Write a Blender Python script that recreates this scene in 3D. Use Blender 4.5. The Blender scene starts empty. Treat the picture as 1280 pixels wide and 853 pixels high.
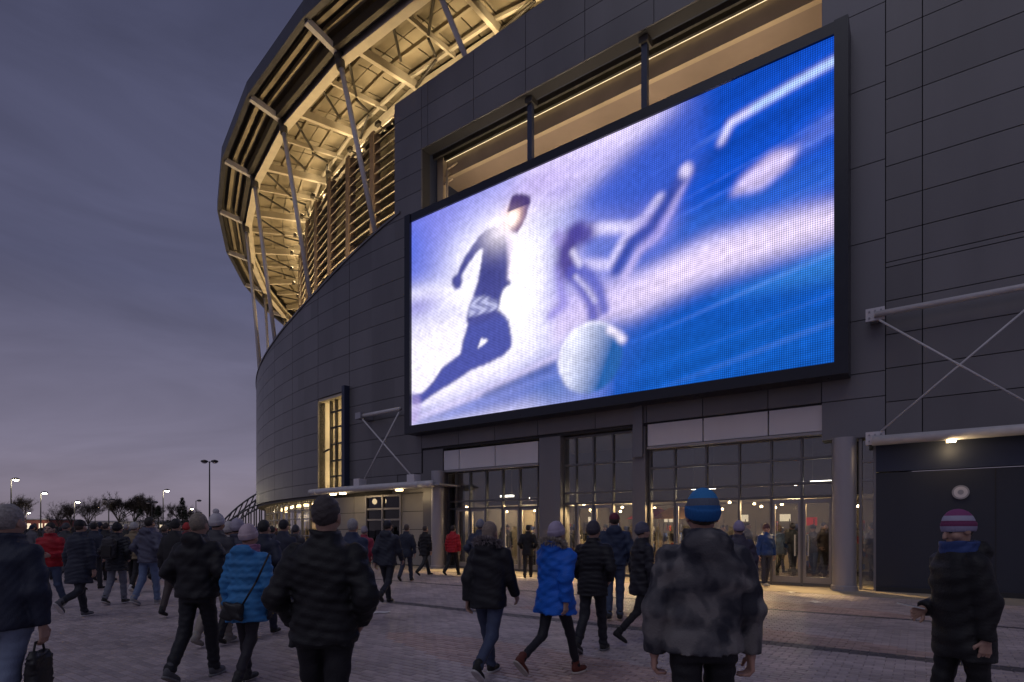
import bpy, math, random
import numpy as np
R = math.radians
random.seed(7); RNG = np.random.default_rng(11)
sc = bpy.context.scene
COL = sc.collection

# ------------------------------------------------------------------ camera, sky, sun, exposure
cam_d = bpy.data.cameras.new('camera'); cam = bpy.data.objects.new('camera', cam_d); COL.objects.link(cam)
cam.location = (0, 0, 1.6); cam.rotation_euler = (R(90), 0, 0)
cam_d.sensor_width = 36; cam_d.lens = 20.0; cam_d.shift_y = 0.184
cam_d.clip_start = 0.1; cam_d.clip_end = 3000
sc.camera = cam

world = bpy.data.worlds.new('World'); sc.world = world; world.use_nodes = True
wn = world.node_tree.nodes; wl = world.node_tree.links; wn.clear()
w_out = wn.new('ShaderNodeOutputWorld'); w_bg = wn.new('ShaderNodeBackground')
w_sky = wn.new('ShaderNodeTexSky'); w_sky.sky_type = 'NISHITA'; w_sky.sun_disc = False
w_sky.sun_elevation = R(1.0); w_sky.sun_rotation = R(200); w_sky.air_density = 1.0; w_sky.dust_density = 2.0; w_sky.ozone_density = 3.0
w_tc = wn.new('ShaderNodeTexCoord'); w_map = wn.new('ShaderNodeMapping'); w_map.inputs['Scale'].default_value = (1.0, 1.0, 4.5)
w_noise = wn.new('ShaderNodeTexNoise'); w_noise.inputs['Scale'].default_value = 1.7; w_noise.inputs['Detail'].default_value = 6; w_noise.inputs['Roughness'].default_value = 0.55
w_noise.inputs['Distortion'].default_value = 0.6
wl.new(w_tc.outputs['Generated'], w_map.inputs['Vector']); wl.new(w_map.outputs['Vector'], w_noise.inputs['Vector'])
w_sep = wn.new('ShaderNodeSeparateXYZ'); wl.new(w_tc.outputs['Generated'], w_sep.inputs['Vector'])
w_grad = wn.new('ShaderNodeValToRGB')     # overcast dusk cloud deck, a little paler towards the horizon all round
w_grad.color_ramp.elements[0].position = 0.0; w_grad.color_ramp.elements[0].color = (0.215, 0.180, 0.222, 1)
w_grad.color_ramp.elements[1].position = 0.75; w_grad.color_ramp.elements[1].color = (0.043, 0.046, 0.086, 1)
e = w_grad.color_ramp.elements.new(0.12); e.color = (0.165, 0.150, 0.212, 1)
e = w_grad.color_ramp.elements.new(0.35); e.color = (0.088, 0.090, 0.156, 1)
wl.new(w_sep.outputs['Z'], w_grad.inputs['Fac'])
w_var = wn.new('ShaderNodeMapRange'); w_var.inputs['From Min'].default_value = 0.3; w_var.inputs['From Max'].default_value = 0.7
w_var.inputs['To Min'].default_value = 0.76; w_var.inputs['To Max'].default_value = 1.22
wl.new(w_noise.outputs['Fac'], w_var.inputs['Value'])
w_mul = wn.new('ShaderNodeVectorMath'); w_mul.operation = 'SCALE'
wl.new(w_grad.outputs['Color'], w_mul.inputs[0]); wl.new(w_var.outputs['Result'], w_mul.inputs['Scale'])
w_mul2 = wn.new('ShaderNodeVectorMath'); w_mul2.operation = 'SCALE'; w_mul2.inputs['Scale'].default_value = 0.005
wl.new(w_sky.outputs['Color'], w_mul2.inputs[0])
w_add = wn.new('ShaderNodeVectorMath'); w_add.operation = 'ADD'
wl.new(w_mul.outputs['Vector'], w_add.inputs[0]); wl.new(w_mul2.outputs['Vector'], w_add.inputs[1])
wl.new(w_add.outputs['Vector'], w_bg.inputs['Color']); w_bg.inputs['Strength'].default_value = 1.0
wl.new(w_bg.outputs['Background'], w_out.inputs['Surface'])

sun_d = bpy.data.lights.new('sun', 'SUN'); sun = bpy.data.objects.new('sun', sun_d); COL.objects.link(sun)
sun_d.energy = 0.36; sun_d.angle = R(50); sun_d.color = (0.90, 0.88, 1.0)
sun.rotation_euler = (R(34), 0, R(-30))      # last glow of dusk from behind the camera
sc.view_settings.view_transform = 'Standard'; sc.view_settings.look = 'None'
sc.view_settings.exposure = 0.15; sc.view_settings.gamma = 1.0; sc.view_settings.use_curve_mapping = False
sc.cycles.use_denoising = True
try: sc.cycles.denoiser = 'OPENIMAGEDENOISE'
except Exception: pass
sc.cycles.max_bounces = 6; sc.cycles.diffuse_bounces = 3; sc.cycles.glossy_bounces = 3; sc.cycles.transmission_bounces = 4; sc.cycles.transparent_max_bounces = 10
sc.cycles.sample_clamp_indirect = 4.0; sc.cycles.caustics_reflective = False; sc.cycles.caustics_refractive = False

# ------------------------------------------------------------------ materials
MATS = {}
def mat(name, col, rough=0.6, metal=0.0, var=0.15, scale=4.0, bump=0.0, bscale=40.0, island=0.0, emit=None, estr=0.0, streak=False, spec=0.5):
    """Principled with noise-varied colour and roughness, optional bump and per-piece tone."""
    if name in MATS: return MATS[name]
    m = bpy.data.materials.new(name); m.use_nodes = True; nt = m.node_tree; n = nt.nodes; l = nt.links
    b = n['Principled BSDF']
    b.inputs['Metallic'].default_value = metal; b.inputs['Specular IOR Level'].default_value = spec
    tc = n.new('ShaderNodeTexCoord'); no = n.new('ShaderNodeTexNoise'); no.inputs['Scale'].default_value = scale; no.inputs['Detail'].default_value = 5
    if streak:
        mp = n.new('ShaderNodeMapping'); mp.inputs['Scale'].default_value = (1, 1, 0.18); l.new(tc.outputs['Object'], mp.inputs['Vector']); l.new(mp.outputs['Vector'], no.inputs['Vector'])
    else: l.new(tc.outputs['Object'], no.inputs['Vector'])
    mr = n.new('ShaderNodeMapRange'); mr.inputs['From Min'].default_value = 0.25; mr.inputs['From Max'].default_value = 0.75
    mr.inputs['To Min'].default_value = 1 - var; mr.inputs['To Max'].default_value = 1 + var
    l.new(no.outputs['Fac'], mr.inputs['Value'])
    val = mr.outputs['Result']
    if island > 0:
        ge = n.new('ShaderNodeNewGeometry'); oi = n.new('ShaderNodeObjectInfo')
        ad = n.new('ShaderNodeMath'); ad.operation = 'ADD'; l.new(ge.outputs['Random Per Island'], ad.inputs[0]); l.new(oi.outputs['Random'], ad.inputs[1])
        fr = n.new('ShaderNodeMath'); fr.operation = 'FRACT'; l.new(ad.outputs[0], fr.inputs[0])
        m2 = n.new('ShaderNodeMapRange'); m2.inputs['To Min'].default_value = 1 - island; m2.inputs['To Max'].default_value = 1 + island; l.new(fr.outputs[0], m2.inputs['Value'])
        mu = n.new('ShaderNodeMath'); mu.operation = 'MULTIPLY'; l.new(val, mu.inputs[0]); l.new(m2.outputs['Result'], mu.inputs[1]); val = mu.outputs[0]
    vm = n.new('ShaderNodeVectorMath'); vm.operation = 'SCALE'; vm.inputs[0].default_value = col[:3]; l.new(val, vm.inputs['Scale'])
    l.new(vm.outputs['Vector'], b.inputs['Base Color'])
    rr = n.new('ShaderNodeMapRange'); rr.inputs['To Min'].default_value = max(0.02, rough * 0.8); rr.inputs['To Max'].default_value = min(1, rough * 1.2); l.new(no.outputs['Fac'], rr.inputs['Value'])
    l.new(rr.outputs['Result'], b.inputs['Roughness'])
    if bump > 0:
        n2 = n.new('ShaderNodeTexNoise'); n2.inputs['Scale'].default_value = bscale; n2.inputs['Detail'].default_value = 3; l.new(tc.outputs['Object'], n2.inputs['Vector'])
        bp = n.new('ShaderNodeBump'); bp.inputs['Strength'].default_value = bump; bp.inputs['Distance'].default_value = 0.01; l.new(n2.outputs['Fac'], bp.inputs['Height']); l.new(bp.outputs['Normal'], b.inputs['Normal'])
    if emit:
        b.inputs['Emission Color'].default_value = (*emit, 1); b.inputs['Emission Strength'].default_value = estr
    MATS[name] = m; return m

def glass(name, tint=(0.55, 0.6, 0.65), mixlo=0.08, mixhi=0.75):
    m = bpy.data.materials.new(name); m.use_nodes = True; nt = m.node_tree; n = nt.nodes; l = nt.links; n.clear()
    o = n.new('ShaderNodeOutputMaterial'); tr = n.new('ShaderNodeBsdfTransparent'); tr.inputs['Color'].default_value = (*tint, 1)
    gl = n.new('ShaderNodeBsdfGlossy'); gl.inputs['Roughness'].default_value = 0.015; gl.inputs['Color'].default_value = (0.95, 0.97, 1, 1)
    fr = n.new('ShaderNodeLayerWeight'); fr.inputs['Blend'].default_value = 0.5
    pw = n.new('ShaderNodeMath'); pw.operation = 'POWER'; pw.inputs[1].default_value = 4.0; l.new(fr.outputs['Facing'], pw.inputs[0])
    mr = n.new('ShaderNodeMapRange'); mr.inputs['To Min'].default_value = mixlo; mr.inputs['To Max'].default_value = mixhi; l.new(pw.outputs[0], mr.inputs['Value'])
    no = n.new('ShaderNodeTexNoise'); no.inputs['Scale'].default_value = 0.7; tc = n.new('ShaderNodeTexCoord'); l.new(tc.outputs['Object'], no.inputs['Vector'])
    bp = n.new('ShaderNodeBump'); bp.inputs['Strength'].default_value = 0.05; bp.inputs['Distance'].default_value = 0.05; l.new(no.outputs['Fac'], bp.inputs['Height']); l.new(bp.outputs['Normal'], gl.inputs['Normal'])
    mx = n.new('ShaderNodeMixShader'); l.new(mr.outputs['Result'], mx.inputs[0]); l.new(tr.outputs[0], mx.inputs[1]); l.new(gl.outputs[0], mx.inputs[2]); l.new(mx.outputs[0], o.inputs['Surface'])
    MATS[name] = m; return m

M_CLAD = mat('cladding', (0.150, 0.146, 0.155), rough=0.40, metal=0.25, var=0.20, scale=0.5, island=0.11, streak=True)
M_CLAD2 = mat('cladding_strip', (0.17, 0.168, 0.185), rough=0.4, metal=0.25, var=0.10, scale=0.6, island=0.05, streak=True)
M_BACK = mat('joint_backing', (0.03, 0.03, 0.034), rough=0.8)
M_NAVY = mat('navy_metal', (0.035, 0.045, 0.085), rough=0.45, metal=0.2, var=0.1, scale=1.5)
M_NAVYD = mat('dark_navy_metal', (0.03, 0.034, 0.05), rough=0.5, metal=0.2, var=0.15, scale=1.0, streak=True)
M_STEEL = mat('grey_steel', (0.33, 0.33, 0.37), rough=0.45, metal=0.3, var=0.1, scale=2)
M_COL = mat('column_steel', (0.34, 0.33, 0.36), rough=0.38, metal=0.35, var=0.08, scale=1.2, streak=True)
M_MULL = mat('mullion_aluminium', (0.30, 0.29, 0.30), rough=0.4, metal=0.5, var=0.06)
M_MULLD = mat('mullion_dark', (0.13, 0.13, 0.14), rough=0.4, metal=0.4, var=0.06)
M_WHITE = mat('pale_fascia', (0.62, 0.60, 0.64), rough=0.5, var=0.06, scale=0.8, streak=True)
M_TUBE = mat('painted_tube', (0.55, 0.54, 0.56), rough=0.4, var=0.08)
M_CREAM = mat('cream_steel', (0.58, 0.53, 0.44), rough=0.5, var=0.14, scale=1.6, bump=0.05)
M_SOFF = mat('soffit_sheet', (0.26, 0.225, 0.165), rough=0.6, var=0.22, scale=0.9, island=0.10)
M_DKST = mat('dark_steel', (0.07, 0.065, 0.06), rough=0.5, metal=0.3, var=0.2)
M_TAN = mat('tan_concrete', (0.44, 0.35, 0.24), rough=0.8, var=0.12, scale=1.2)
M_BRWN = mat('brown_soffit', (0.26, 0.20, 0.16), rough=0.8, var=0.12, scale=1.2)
M_OLIVE = mat('olive_ceiling', (0.22, 0.20, 0.13), rough=0.7, var=0.1)
M_CONC = mat('concrete_apron', (0.34, 0.29, 0.23), rough=0.75, var=0.2, scale=1.3, bump=0.2, bscale=60)
M_LFLOOR = mat('lobby_floor', (0.33, 0.29, 0.24), rough=0.25, var=0.12, scale=1.5)
M_LWALL = mat('lobby_wall', (0.11, 0.095, 0.08), rough=0.7, var=0.15, scale=1.5)
M_LCEIL = mat('lobby_ceiling', (0.12, 0.115, 0.11), rough=0.8, var=0.1)
M_GLASS = glass('entrance_glass', (0.88, 0.885, 0.89), 0.10, 0.9)
M_GLASS2 = glass('curved_wall_glass', (0.75, 0.74, 0.7), 0.04, 0.7)
def lampmat(name, col, s):
    return mat(name, (0.8, 0.8, 0.8), emit=col, estr=s, var=0.02)
M_WARM = lampmat('warm_lamp', (1.0, 0.72, 0.36), 14)
M_WLED = lampmat('cool_lamp', (1.0, 0.93, 0.78), 6)

# ------------------------------------------------------------------ mesh helpers
class MB:
    def __init__(s): s.v = []; s.f = []
    def quadbox(s, p):      # 8 points: bottom 0-3, top 4-7
        i = len(s.v); s.v += [tuple(q) for q in p]
        s.f += [(i, i+3, i+2, i+1), (i+4, i+5, i+6, i+7), (i, i+1, i+5, i+4), (i+1, i+2, i+6, i+5), (i+2, i+3, i+7, i+6), (i+3, i, i+4, i+7)]
        return s
    def box(s, c, h, rz=0.0):
        ca, sa = math.cos(rz), math.sin(rz); P = []
        for dz in (-h[2], h[2]):
            for dx, dy in ((-h[0], -h[1]), (h[0], -h[1]), (h[0], h[1]), (-h[0], h[1])):
                P.append((c[0] + dx*ca - dy*sa, c[1] + dx*sa + dy*ca, c[2] + dz))
        return s.quadbox(P)
    def tube(s, a, b, r, r2=None, n=10, caps=True):
        a = np.array(a, float); b = np.array(b, float); r2 = r if r2 is None else r2
        d = b - a; d /= max(1e-9, np.linalg.norm(d)); u = np.cross(d, (0, 0, 1.0) if abs(d[2]) < 0.9 else (1.0, 0, 0)); u /= np.linalg.norm(u); w = np.cross(d, u)
        i = len(s.v)
        for p, q in ((a, r), (b, r2)):
            for k in range(n):
                t = 2*math.pi*k/n; s.v.append(tuple(p + q*(math.cos(t)*u + math.sin(t)*w)))
        for k in range(n): s.f.append((i+k, i+(k+1) % n, i+n+(k+1) % n, i+n+k))
        if caps: s.f.append(tuple(range(i+n-1, i-1, -1))); s.f.append(tuple(range(i+n, i+2*n)))
        return s
    def beam(s, a, b, w, h):   # rectangular bar from a to b, w sideways, h along the most vertical normal
        a = np.array(a, float); b = np.array(b, float); d = b - a; d /= np.linalg.norm(d)
        u = np.cross(d, (0, 0, 1.0) if abs(d[2]) < 0.95 else (1.0, 0, 0)); u /= np.linalg.norm(u); v = np.cross(u, d)
        P = [p + sx*u*w/2 + sz*v*h/2 for sz in (-1,) for p, sx in ((a, -1), (a, 1), (b, 1), (b, -1))] + [p + sx*u*w/2 + v*h/2 for p, sx in ((a, -1), (a, 1), (b, 1), (b, -1))]
        return s.quadbox(P)
    def disc_lathe(s, c, prof, n=24):    # profile [(r,z)]
        i = len(s.v)
        for r, z in prof:
            for k in range(n):
                t = 2*math.pi*k/n; s.v.append((c[0]+r*math.cos(t), c[1]+r*math.sin(t), c[2]+z))
        for j in range(len(prof)-1):
            for k in range(n): s.f.append((i+j*n+k, i+j*n+(k+1) % n, i+(j+1)*n+(k+1) % n, i+(j+1)*n+k))
        s.f.append(tuple(range(i+n-1, i-1, -1))); j = i+(len(prof)-1)*n; s.f.append(tuple(range(j, j+n)))
        return s
def wloc(o):
    x = y = z = 0.0
    while o is not None: x += o.location[0]; y += o.location[1]; z += o.location[2]; o = o.parent
    return (x, y, z)
def link(name, me, m=None, parent=None):
    o = bpy.data.objects.new(name, me); COL.objects.link(o)
    if parent: o.parent = parent
    if m is not None and me is not None and not me.materials: me.materials.append(m)
    return o
def build(name, mb, m, parent=None, smooth=False, local=False):
    me = bpy.data.meshes.new(name); v = mb.v
    if parent and not local:
        L = wloc(parent)
        if any(L): v = [(p[0]-L[0], p[1]-L[1], p[2]-L[2]) for p in v]
    me.from_pydata(v, [], mb.f); me.update()
    if smooth: me.shade_smooth()
    return link(name, me, m, parent)
def smooth_by_angle(o, ang=40):
    me = o.data; me.shade_smooth()
    try: me.set_sharp_from_angle(angle=R(ang))
    except Exception: pass
    return o
def tag(o, label=None, cat=None, group=None, kind=None):
    if label: o['label'] = label
    if cat: o['category'] = cat
    if group: o['group'] = group
    if kind: o['kind'] = kind
    return o
def empty(name, loc, parent=None):
    o = bpy.data.objects.new(name, None); COL.objects.link(o); o.location = loc; o.parent = parent; o.empty_display_size = 0.2
    return o
def light(name, kind, loc, energy, col, parent=None, size=0.3, target=None, spot=None):
    d = bpy.data.lights.new(name, kind); d.energy = energy; d.color = col
    if kind == 'AREA': d.size = size
    elif kind in ('POINT', 'SPOT'): d.shadow_soft_size = size
    if spot: d.spot_size = R(spot); d.spot_blend = 0.6
    o = bpy.data.objects.new(name, d); COL.objects.link(o)
    o.location = loc
    if target is not None:
        from mathutils import Vector
        o.rotation_euler = (Vector(target) - Vector(loc)).to_track_quat('-Z', 'Y').to_euler()
    return o

# ------------------------------------------------------------------ site frame: s runs along the flat facade, o out of it; theta round the bowl
P0 = (8.87, 15.2); DS = (-0.8131, 0.5821); DN = (-0.5821, -0.8131); CC = (21.3, 60.9)
FR = math.atan2(DS[1], DS[0])
def F(s, o, z): return (P0[0] + s*DS[0] + o*DN[0], P0[1] + s*DS[1] + o*DN[1], z)
def C(th, r, z): t = R(th); return (CC[0] - r*math.sin(t), CC[1] - r*math.cos(t), z)
def fbox(mb, s0, s1, o0, o1, z0, z1, z1b=None):
    zb = z1 if z1b is None else z1b
    return mb.quadbox([F(s0, o0, z0), F(s1, o0, z0), F(s1, o1, z0), F(s0, o1, z0), F(s0, o0, z1), F(s1, o0, zb), F(s1, o1, zb), F(s0, o1, z1)])
def cbox(mb, t0, t1, r0, r1, z0, z1, n=1, ztop=None):
    for k in range(n):
        a = t0+(t1-t0)*k/n; b = t0+(t1-t0)*(k+1)/n
        za, zb = (z1, z1) if ztop is None else (min(z1, ztop(a)), min(z1, ztop(b)))
        za = max(za, z0+0.001); zb = max(zb, z0+0.001)
        mb.quadbox([C(a, r1, z0), C(b, r1, z0), C(b, r0, z0), C(a, r0, z0), C(a, r1, za), C(b, r1, zb), C(b, r0, zb), C(a, r0, za)])
    return mb

# ------------------------------------------------------------------ ground
g = MB(); g.quadbox([(-900, -60, -0.4), (900, -60, -0.4), (900, 1500, -0.4), (-900, 1500, -0.4), (-900, -60, -0.012), (900, -60, -0.012), (900, 1500, -0.012), (-900, 1500, -0.012)])
def ground_mat():
    m = bpy.data.materials.new('paved_ground'); m.use_nodes = True; n = m.node_tree.nodes; l = m.node_tree.links; b = n['Principled BSDF']
    tc = n.new('ShaderNodeTexCoord'); mp = n.new('ShaderNodeMapping'); mp.inputs['Rotation'].default_value = (0, 0, -FR); l.new(tc.outputs['Object'], mp.inputs['Vector'])
    br = n.new('ShaderNodeTexBrick'); br.inputs['Scale'].default_value = 1.0; br.inputs['Brick Width'].default_value = 0.2; br.inputs['Row Height'].default_value = 0.1; br.inputs['Mortar Size'].default_value = 0.006
    br.inputs['Color1'].default_value = (0.33, 0.275, 0.28, 1); br.inputs['Color2'].default_value = (0.42, 0.35, 0.35, 1); br.inputs['Mortar'].default_value = (0.06, 0.05, 0.05, 1)
    l.new(mp.outputs['Vector'], br.inputs['Vector'])
    no = n.new('ShaderNodeTexNoise'); no.inputs['Scale'].default_value = 0.5; no.inputs['Detail'].default_value = 6; l.new(tc.outputs['Object'], no.inputs['Vector'])
    mr = n.new('ShaderNodeMapRange'); mr.inputs['From Min'].default_value = 0.3; mr.inputs['From Max'].default_value = 0.7; mr.inputs['To Min'].default_value = 0.75; mr.inputs['To Max'].default_value = 1.2; l.new(no.outputs['Fac'], mr.inputs['Value'])
    vm = n.new('ShaderNodeVectorMath'); vm.operation = 'SCALE'; l.new(br.outputs['Color'], vm.inputs[0]); l.new(mr.outputs['Result'], vm.inputs['Scale']); l.new(vm.outputs['Vector'], b.inputs['Base Color'])
    b.inputs['Roughness'].default_value = 0.55
    return m
ground = build('ground', g, ground_mat()); tag(ground, kind='structure')

def paver_mat(name, col):
    m = mat(name, col, rough=0.42, var=0.28, scale=0.7, island=0.20, bump=0.25, bscale=120)
    return m
M_PAV = paver_mat('paver_red_grey', (0.39, 0.325, 0.325)); M_PAVD = paver_mat('paver_dark', (0.085, 0.075, 0.085))
M_PAVR = paver_mat('paver_rust', (0.40, 0.28, 0.25))
PW, PH = 0.2, 0.1
near = []; rest = {0: [], 1: [], 2: []}
for j in range(16, 220):
    oo = j*PH + PH/2
    for i in range(-110, 260):
        ss = i*PW + (PW/2 if j % 2 else 0)
        x, y, _ = F(ss, oo, 0)
        if y < 4.6 or y > 19 or abs(x) > 0.93*y + 0.4: continue
        kind = 1 if (5.05 < oo < 5.26 or 8.7 < oo < 9.05) else 0
        if kind == 0 and (math.sin(ss*0.35+1.0) + math.sin(oo*1.7+ss*0.2)) > 1.35: kind = 2
        rest[kind].append((ss, oo)); 
allp = [(F(a, b, 0)[1], a, b, k) for k in rest for a, b in rest[k]]
vis = [p for p in allp if p[0] > 5.95 and abs(F(p[1], p[2], 0)[0]) < 0.88*p[0]]; vis.sort()
near = {(p[1], p[2]): p[3] for p in vis[:300]}
def paver_verts(hw, hh, dz, tx=0, ty=0):
    c = 0.008; v = []
    for (x, y) in ((-hw, -hh), (hw, -hh), (hw, hh), (-hw, hh)): v.append((x, y, -0.02))
    for (x, y) in ((-hw, -hh), (hw, -hh), (hw, hh), (-hw, hh)): v.append((x, y, -0.006))
    for (x, y) in ((-hw+c, -hh+c), (hw-c, -hh+c), (hw-c, hh-c), (-hw+c, hh-c)): v.append((x, y, 0.0))
    return np.array(v)
PV = paver_verts(PW/2-0.004, PH/2-0.007, 0); PF = [(8, 9, 10, 11)] + [(4+k, 4+(k+1) % 4, 8+(k+1) % 4, 8+k) for k in range(4)] + [(k, (k+1) % 4, 4+(k+1) % 4, 4+k) for k in range(4)]
pm = []
for M in (M_PAV, M_PAVD, M_PAVR):
    me = bpy.data.meshes.new('paver'); me.from_pydata([tuple(v) for v in PV], [], PF); me.materials.append(M); pm.append(me)
for (a, b), k in near.items():
    o = bpy.data.objects.new('paver', pm[k]); COL.objects.link(o); o.parent = ground
    x, y, _ = F(a, b, 0); o.location = (x, y, random.uniform(-0.0035, 0.0)); o.rotation_euler = (random.uniform(-.012, .012), random.uniform(-.012, .012), FR + random.uniform(-.008, .008))
rotm = np.array([[math.cos(FR), -math.sin(FR), 0], [math.sin(FR), math.cos(FR), 0], [0, 0, 1]])
for k, M, nm in ((0, M_PAV, 'paving'), (1, M_PAVD, 'paving_dark_band'), (2, M_PAVR, 'paving_rust_patch')):
    L = [p for p in rest[k] if p not in near]
    if not L: continue
    n = len(L); off = np.array([F(a, b, 0) for a, b in L]); off[:, 2] = RNG.uniform(-0.0035, 0, n)
    base = PV @ rotm.T
    V = (base[None] + off[:, None, :])
    V[:, :, 2] += (base[None, :, 0]*RNG.uniform(-.012, .012, (n, 1)) + base[None, :, 1]*RNG.uniform(-.012, .012, (n, 1)))
    FF = (np.array(PF)[None] + (np.arange(n)*12)[:, None, None]).reshape(-1, 4)
    me = bpy.data.meshes.new(nm); me.from_pydata(V.reshape(-1, 3).tolist(), [], FF.tolist()); o = link(nm, me, M, ground); o['kind'] = 'stuff'
ap = MB(); fbox(ap, -9, 17.6, -0.3, 1.58, -0.010, 0.0)
tag(build('pavement', ap, M_CONC), kind='structure')
# ------------------------------------------------------------------ stadium
stadium = empty('stadium', (P0[0], P0[1], 0))
tag(stadium, 'dark panelled stadium with a curved wall and a warmly lit overhanging roof', 'stadium')
RH = 0.866; Z0 = 4.01; GAP = 0.011
ZR = [Z0 + RH*k for k in range(22)]
# flat facade: dark backing carries the separate panels
fb = MB()
fbox(fb, -10, 0.53, -0.5, -0.06, 4.01, 22)
fbox(fb, 15.66, 17.34, -0.5, -0.06, 4.01, 20.45)
fbox(fb, 0.53, 15.66, -0.5, -0.06, 17.86, 20.5)
fbox(fb, 0.53, 15.66, -0.5, -0.06, 4.95, 14.2)
facade = build('facade', fb, M_BACK, stadium)
def fpanel(s0, s1, z0, z1, m=M_CLAD, o1=0.0, z1b=None):
    b = MB(); fbox(b, s0+GAP, s1-GAP, -0.06, o1, z0+GAP, z1-GAP, None if z1b is None else z1b-GAP); return build('panel', b, m, facade)
for a, b in ((-1.70, -0.93), (-5.7, -1.70), (-9.7, -5.7)):
    for k in range(17):
        z0, z1 = ZR[k], ZR[k+1]
        if k == 4: z1 -= 0.0
        if k == 5:
            fpanel(a, b, z0, z0+0.13); z0 += 0.13
        fpanel(a, b, z0, z1)
for z0, z1 in ((4.01, 5.05), (5.05, 5.7), (5.7, 7.1), (7.1, 9.12), (9.12, 11.15), (11.15, 13.15), (13.15, 15.2), (15.2, 17.3), (17.3, 19.4), (19.4, 21.2)):
    fpanel(-0.93, 0.53, z0, z1, M_CLAD2, 0.012)
seams = [0.53, 1.89, 3.75, 5.55, 7.4, 9.75, 11.75, 13.59, 15.66]
for a, b in zip(seams[:-1], seams[1:]): fpanel(a, b, 5.05, 6.2)
for k in range(19):
    z0, z1 = ZR[k], ZR[k+1]
    if k == 18: fpanel(15.66, 17.34, z0, 20.57, z1b=20.49)
    elif z0 < 20.4: fpanel(15.66, 17.34, z0, min(z1, 20.45))
tops = [0.53, 2.8, 5.3, 7.8, 10.29, 12.79, 15.30, 15.66]
for a, b in zip(tops[:-1], tops[1:]):
    fpanel(a, b, 17.86, 18.73); fpanel(a, b, 18.73, 19.60)
    fpanel(a, b, 19.60, 20.49+0.049*(17.34-a), z1b=20.49+0.049*(17.34-b))
# gallery behind the opening above the screen
gal = MB(); fbox(gal, 0.53, 15.66, -0.60, -0.5, 17.9, 18.2); fbox(gal, 15.66, 15.9, -2.6, -0.5, 13.5, 18.2); gallery = build('gallery', gal, M_NAVY, stadium)
b = MB(); fbox(b, 0.53, 15.66, -1.6, -0.61, 18.0, 18.2); build('ceiling', b, M_OLIVE, gallery)
for o in (-0.70, -1.02):
    b = MB(); fbox(b, 0.53, 15.66, o-0.1, o, 17.78, 17.99); build('ceiling_rail', b, M_DKST, gallery)
b = MB(); fbox(b, 0.6, 15.6, -1.18, -1.15, 17.80, 17.825); build('light_strip', b, lampmat('strip_lamp', (1, .78, .45), 1.0), gallery)
zt = 18.0
for k in range(3):
    o = -1.25 - 1.15*k; dz = 0.85
    b = MB(); fbox(b, 0.3, 15.9, o-0.2, o, zt-dz, zt); build('terrace_riser', b, M_TAN, gallery)  # lit look of these upright faces is put into their tan colour
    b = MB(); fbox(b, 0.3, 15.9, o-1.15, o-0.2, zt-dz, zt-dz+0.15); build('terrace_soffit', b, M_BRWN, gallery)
    zt -= dz
b = MB(); fbox(b, 0.3, 15.9, -9.6, -9.3, 13.9, 15.6); build('rear_wall', b, M_BRWN, gallery)
b = MB(); fbox(b, 0.3, 15.9, -9.6, -0.55, 13.7, 13.9); build('floor_slab', b, M_BRWN, gallery)
b = MB(); fbox(b, 15.9, 16.1, -9.6, -0.6, 13.0, 18.2); build('end_wall', b, M_TAN, gallery)
b = MB(); fbox(b, 0.25, 0.45, -9.6, -0.6, 13.0, 18.2); build('end_wall', b, M_TAN, gallery)
for s in (5.75, 10.3):
    b = MB(); fbox(b, s-0.1, s+0.1, -0.45, -0.28, 14.3, 17.85); build('post', b, M_NAVY, gallery)
    b = MB(); fbox(b, s-0.16, s+0.16, -0.6, -0.2, 17.64, 17.85); build('post_bracket', b, M_DKST, gallery)
for s, zz in ((15.5, 17.0), (15.35, 16.7), (15.1, 17.3)):
    b = MB(); b.tube(F(s, -1.0, 14.1), F(s, -1.0, zz), 0.05); b.tube(F(s, -1.0, zz), F(s-0.4, -1.2, zz+0.25), 0.05); build('pipe', b, M_TAN, gallery, smooth=True)
b = MB(); fbox(b, 15.3, 15.64, -1.2, -.95, 14.1, 17.9); build('frame_post', b, M_TAN, gallery)
b = MB(); fbox(b, .8, 15.2, -.95, -.75, 13.92, 14.0); build('uplight_bar', b, M_DKST, gallery)
for s in (2.6, 6.2, 9.8, 13.4):
    gl = light('gallery_light', 'AREA', F(s, -.85, 14.02), 105, (1, .78, .54)); gl.data.shape = 'RECTANGLE'; gl.data.size = 3.4; gl.data.size_y = .12; gl.rotation_euler = (math.pi, 0, -FR)

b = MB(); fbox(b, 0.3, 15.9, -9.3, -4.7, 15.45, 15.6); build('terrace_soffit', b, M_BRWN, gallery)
# curved wall of the bowl
RW = 44.4
def ztop(t): return float(np.interp(t, [30, 36.5, 40, 44.6, 49, 54.3, 60, 80], [16.2, 15.5, 14.85, 13.98, 13.4, 12.93, 12.65, 12.3]))
cw = MB()
cbox(cw, 36.2, 41.0, RW-0.4, RW-0.06, 3.35, 20, 4, ztop); cbox(cw, 44.9, 100, RW-0.4, RW-0.06, 3.35, 20, 30, ztop); cbox(cw, 41.0, 44.9, RW-0.4, RW-0.06, 8.34, 20, 3, ztop)
curved = build('curved_wall', cw, M_BACK, stadium)
ths = [36.45, 41.0, 44.9, 49.2, 53.5, 58.0, 62.5, 67.0, 72.0]
rows = [3.35] + ZR
for a, b_ in zip(ths[:-1], ths[1:]):
    for k in range(len(rows)-1):
        z0, z1 = rows[k], rows[k+1]
        if z0 > max(ztop(a), ztop(b_)) - 0.1: break
        if a == 41.0 and z0 < 8.3: continue
        g_ = 0.02
        b = MB(); cbox(b, a+0.02, b_-0.02, RW-0.06, RW, z0+GAP, z1-GAP, 4, lambda t: ztop(t)-0.01); build('panel', b, M_CLAD, curved)
cp = MB(); n = 30
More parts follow.
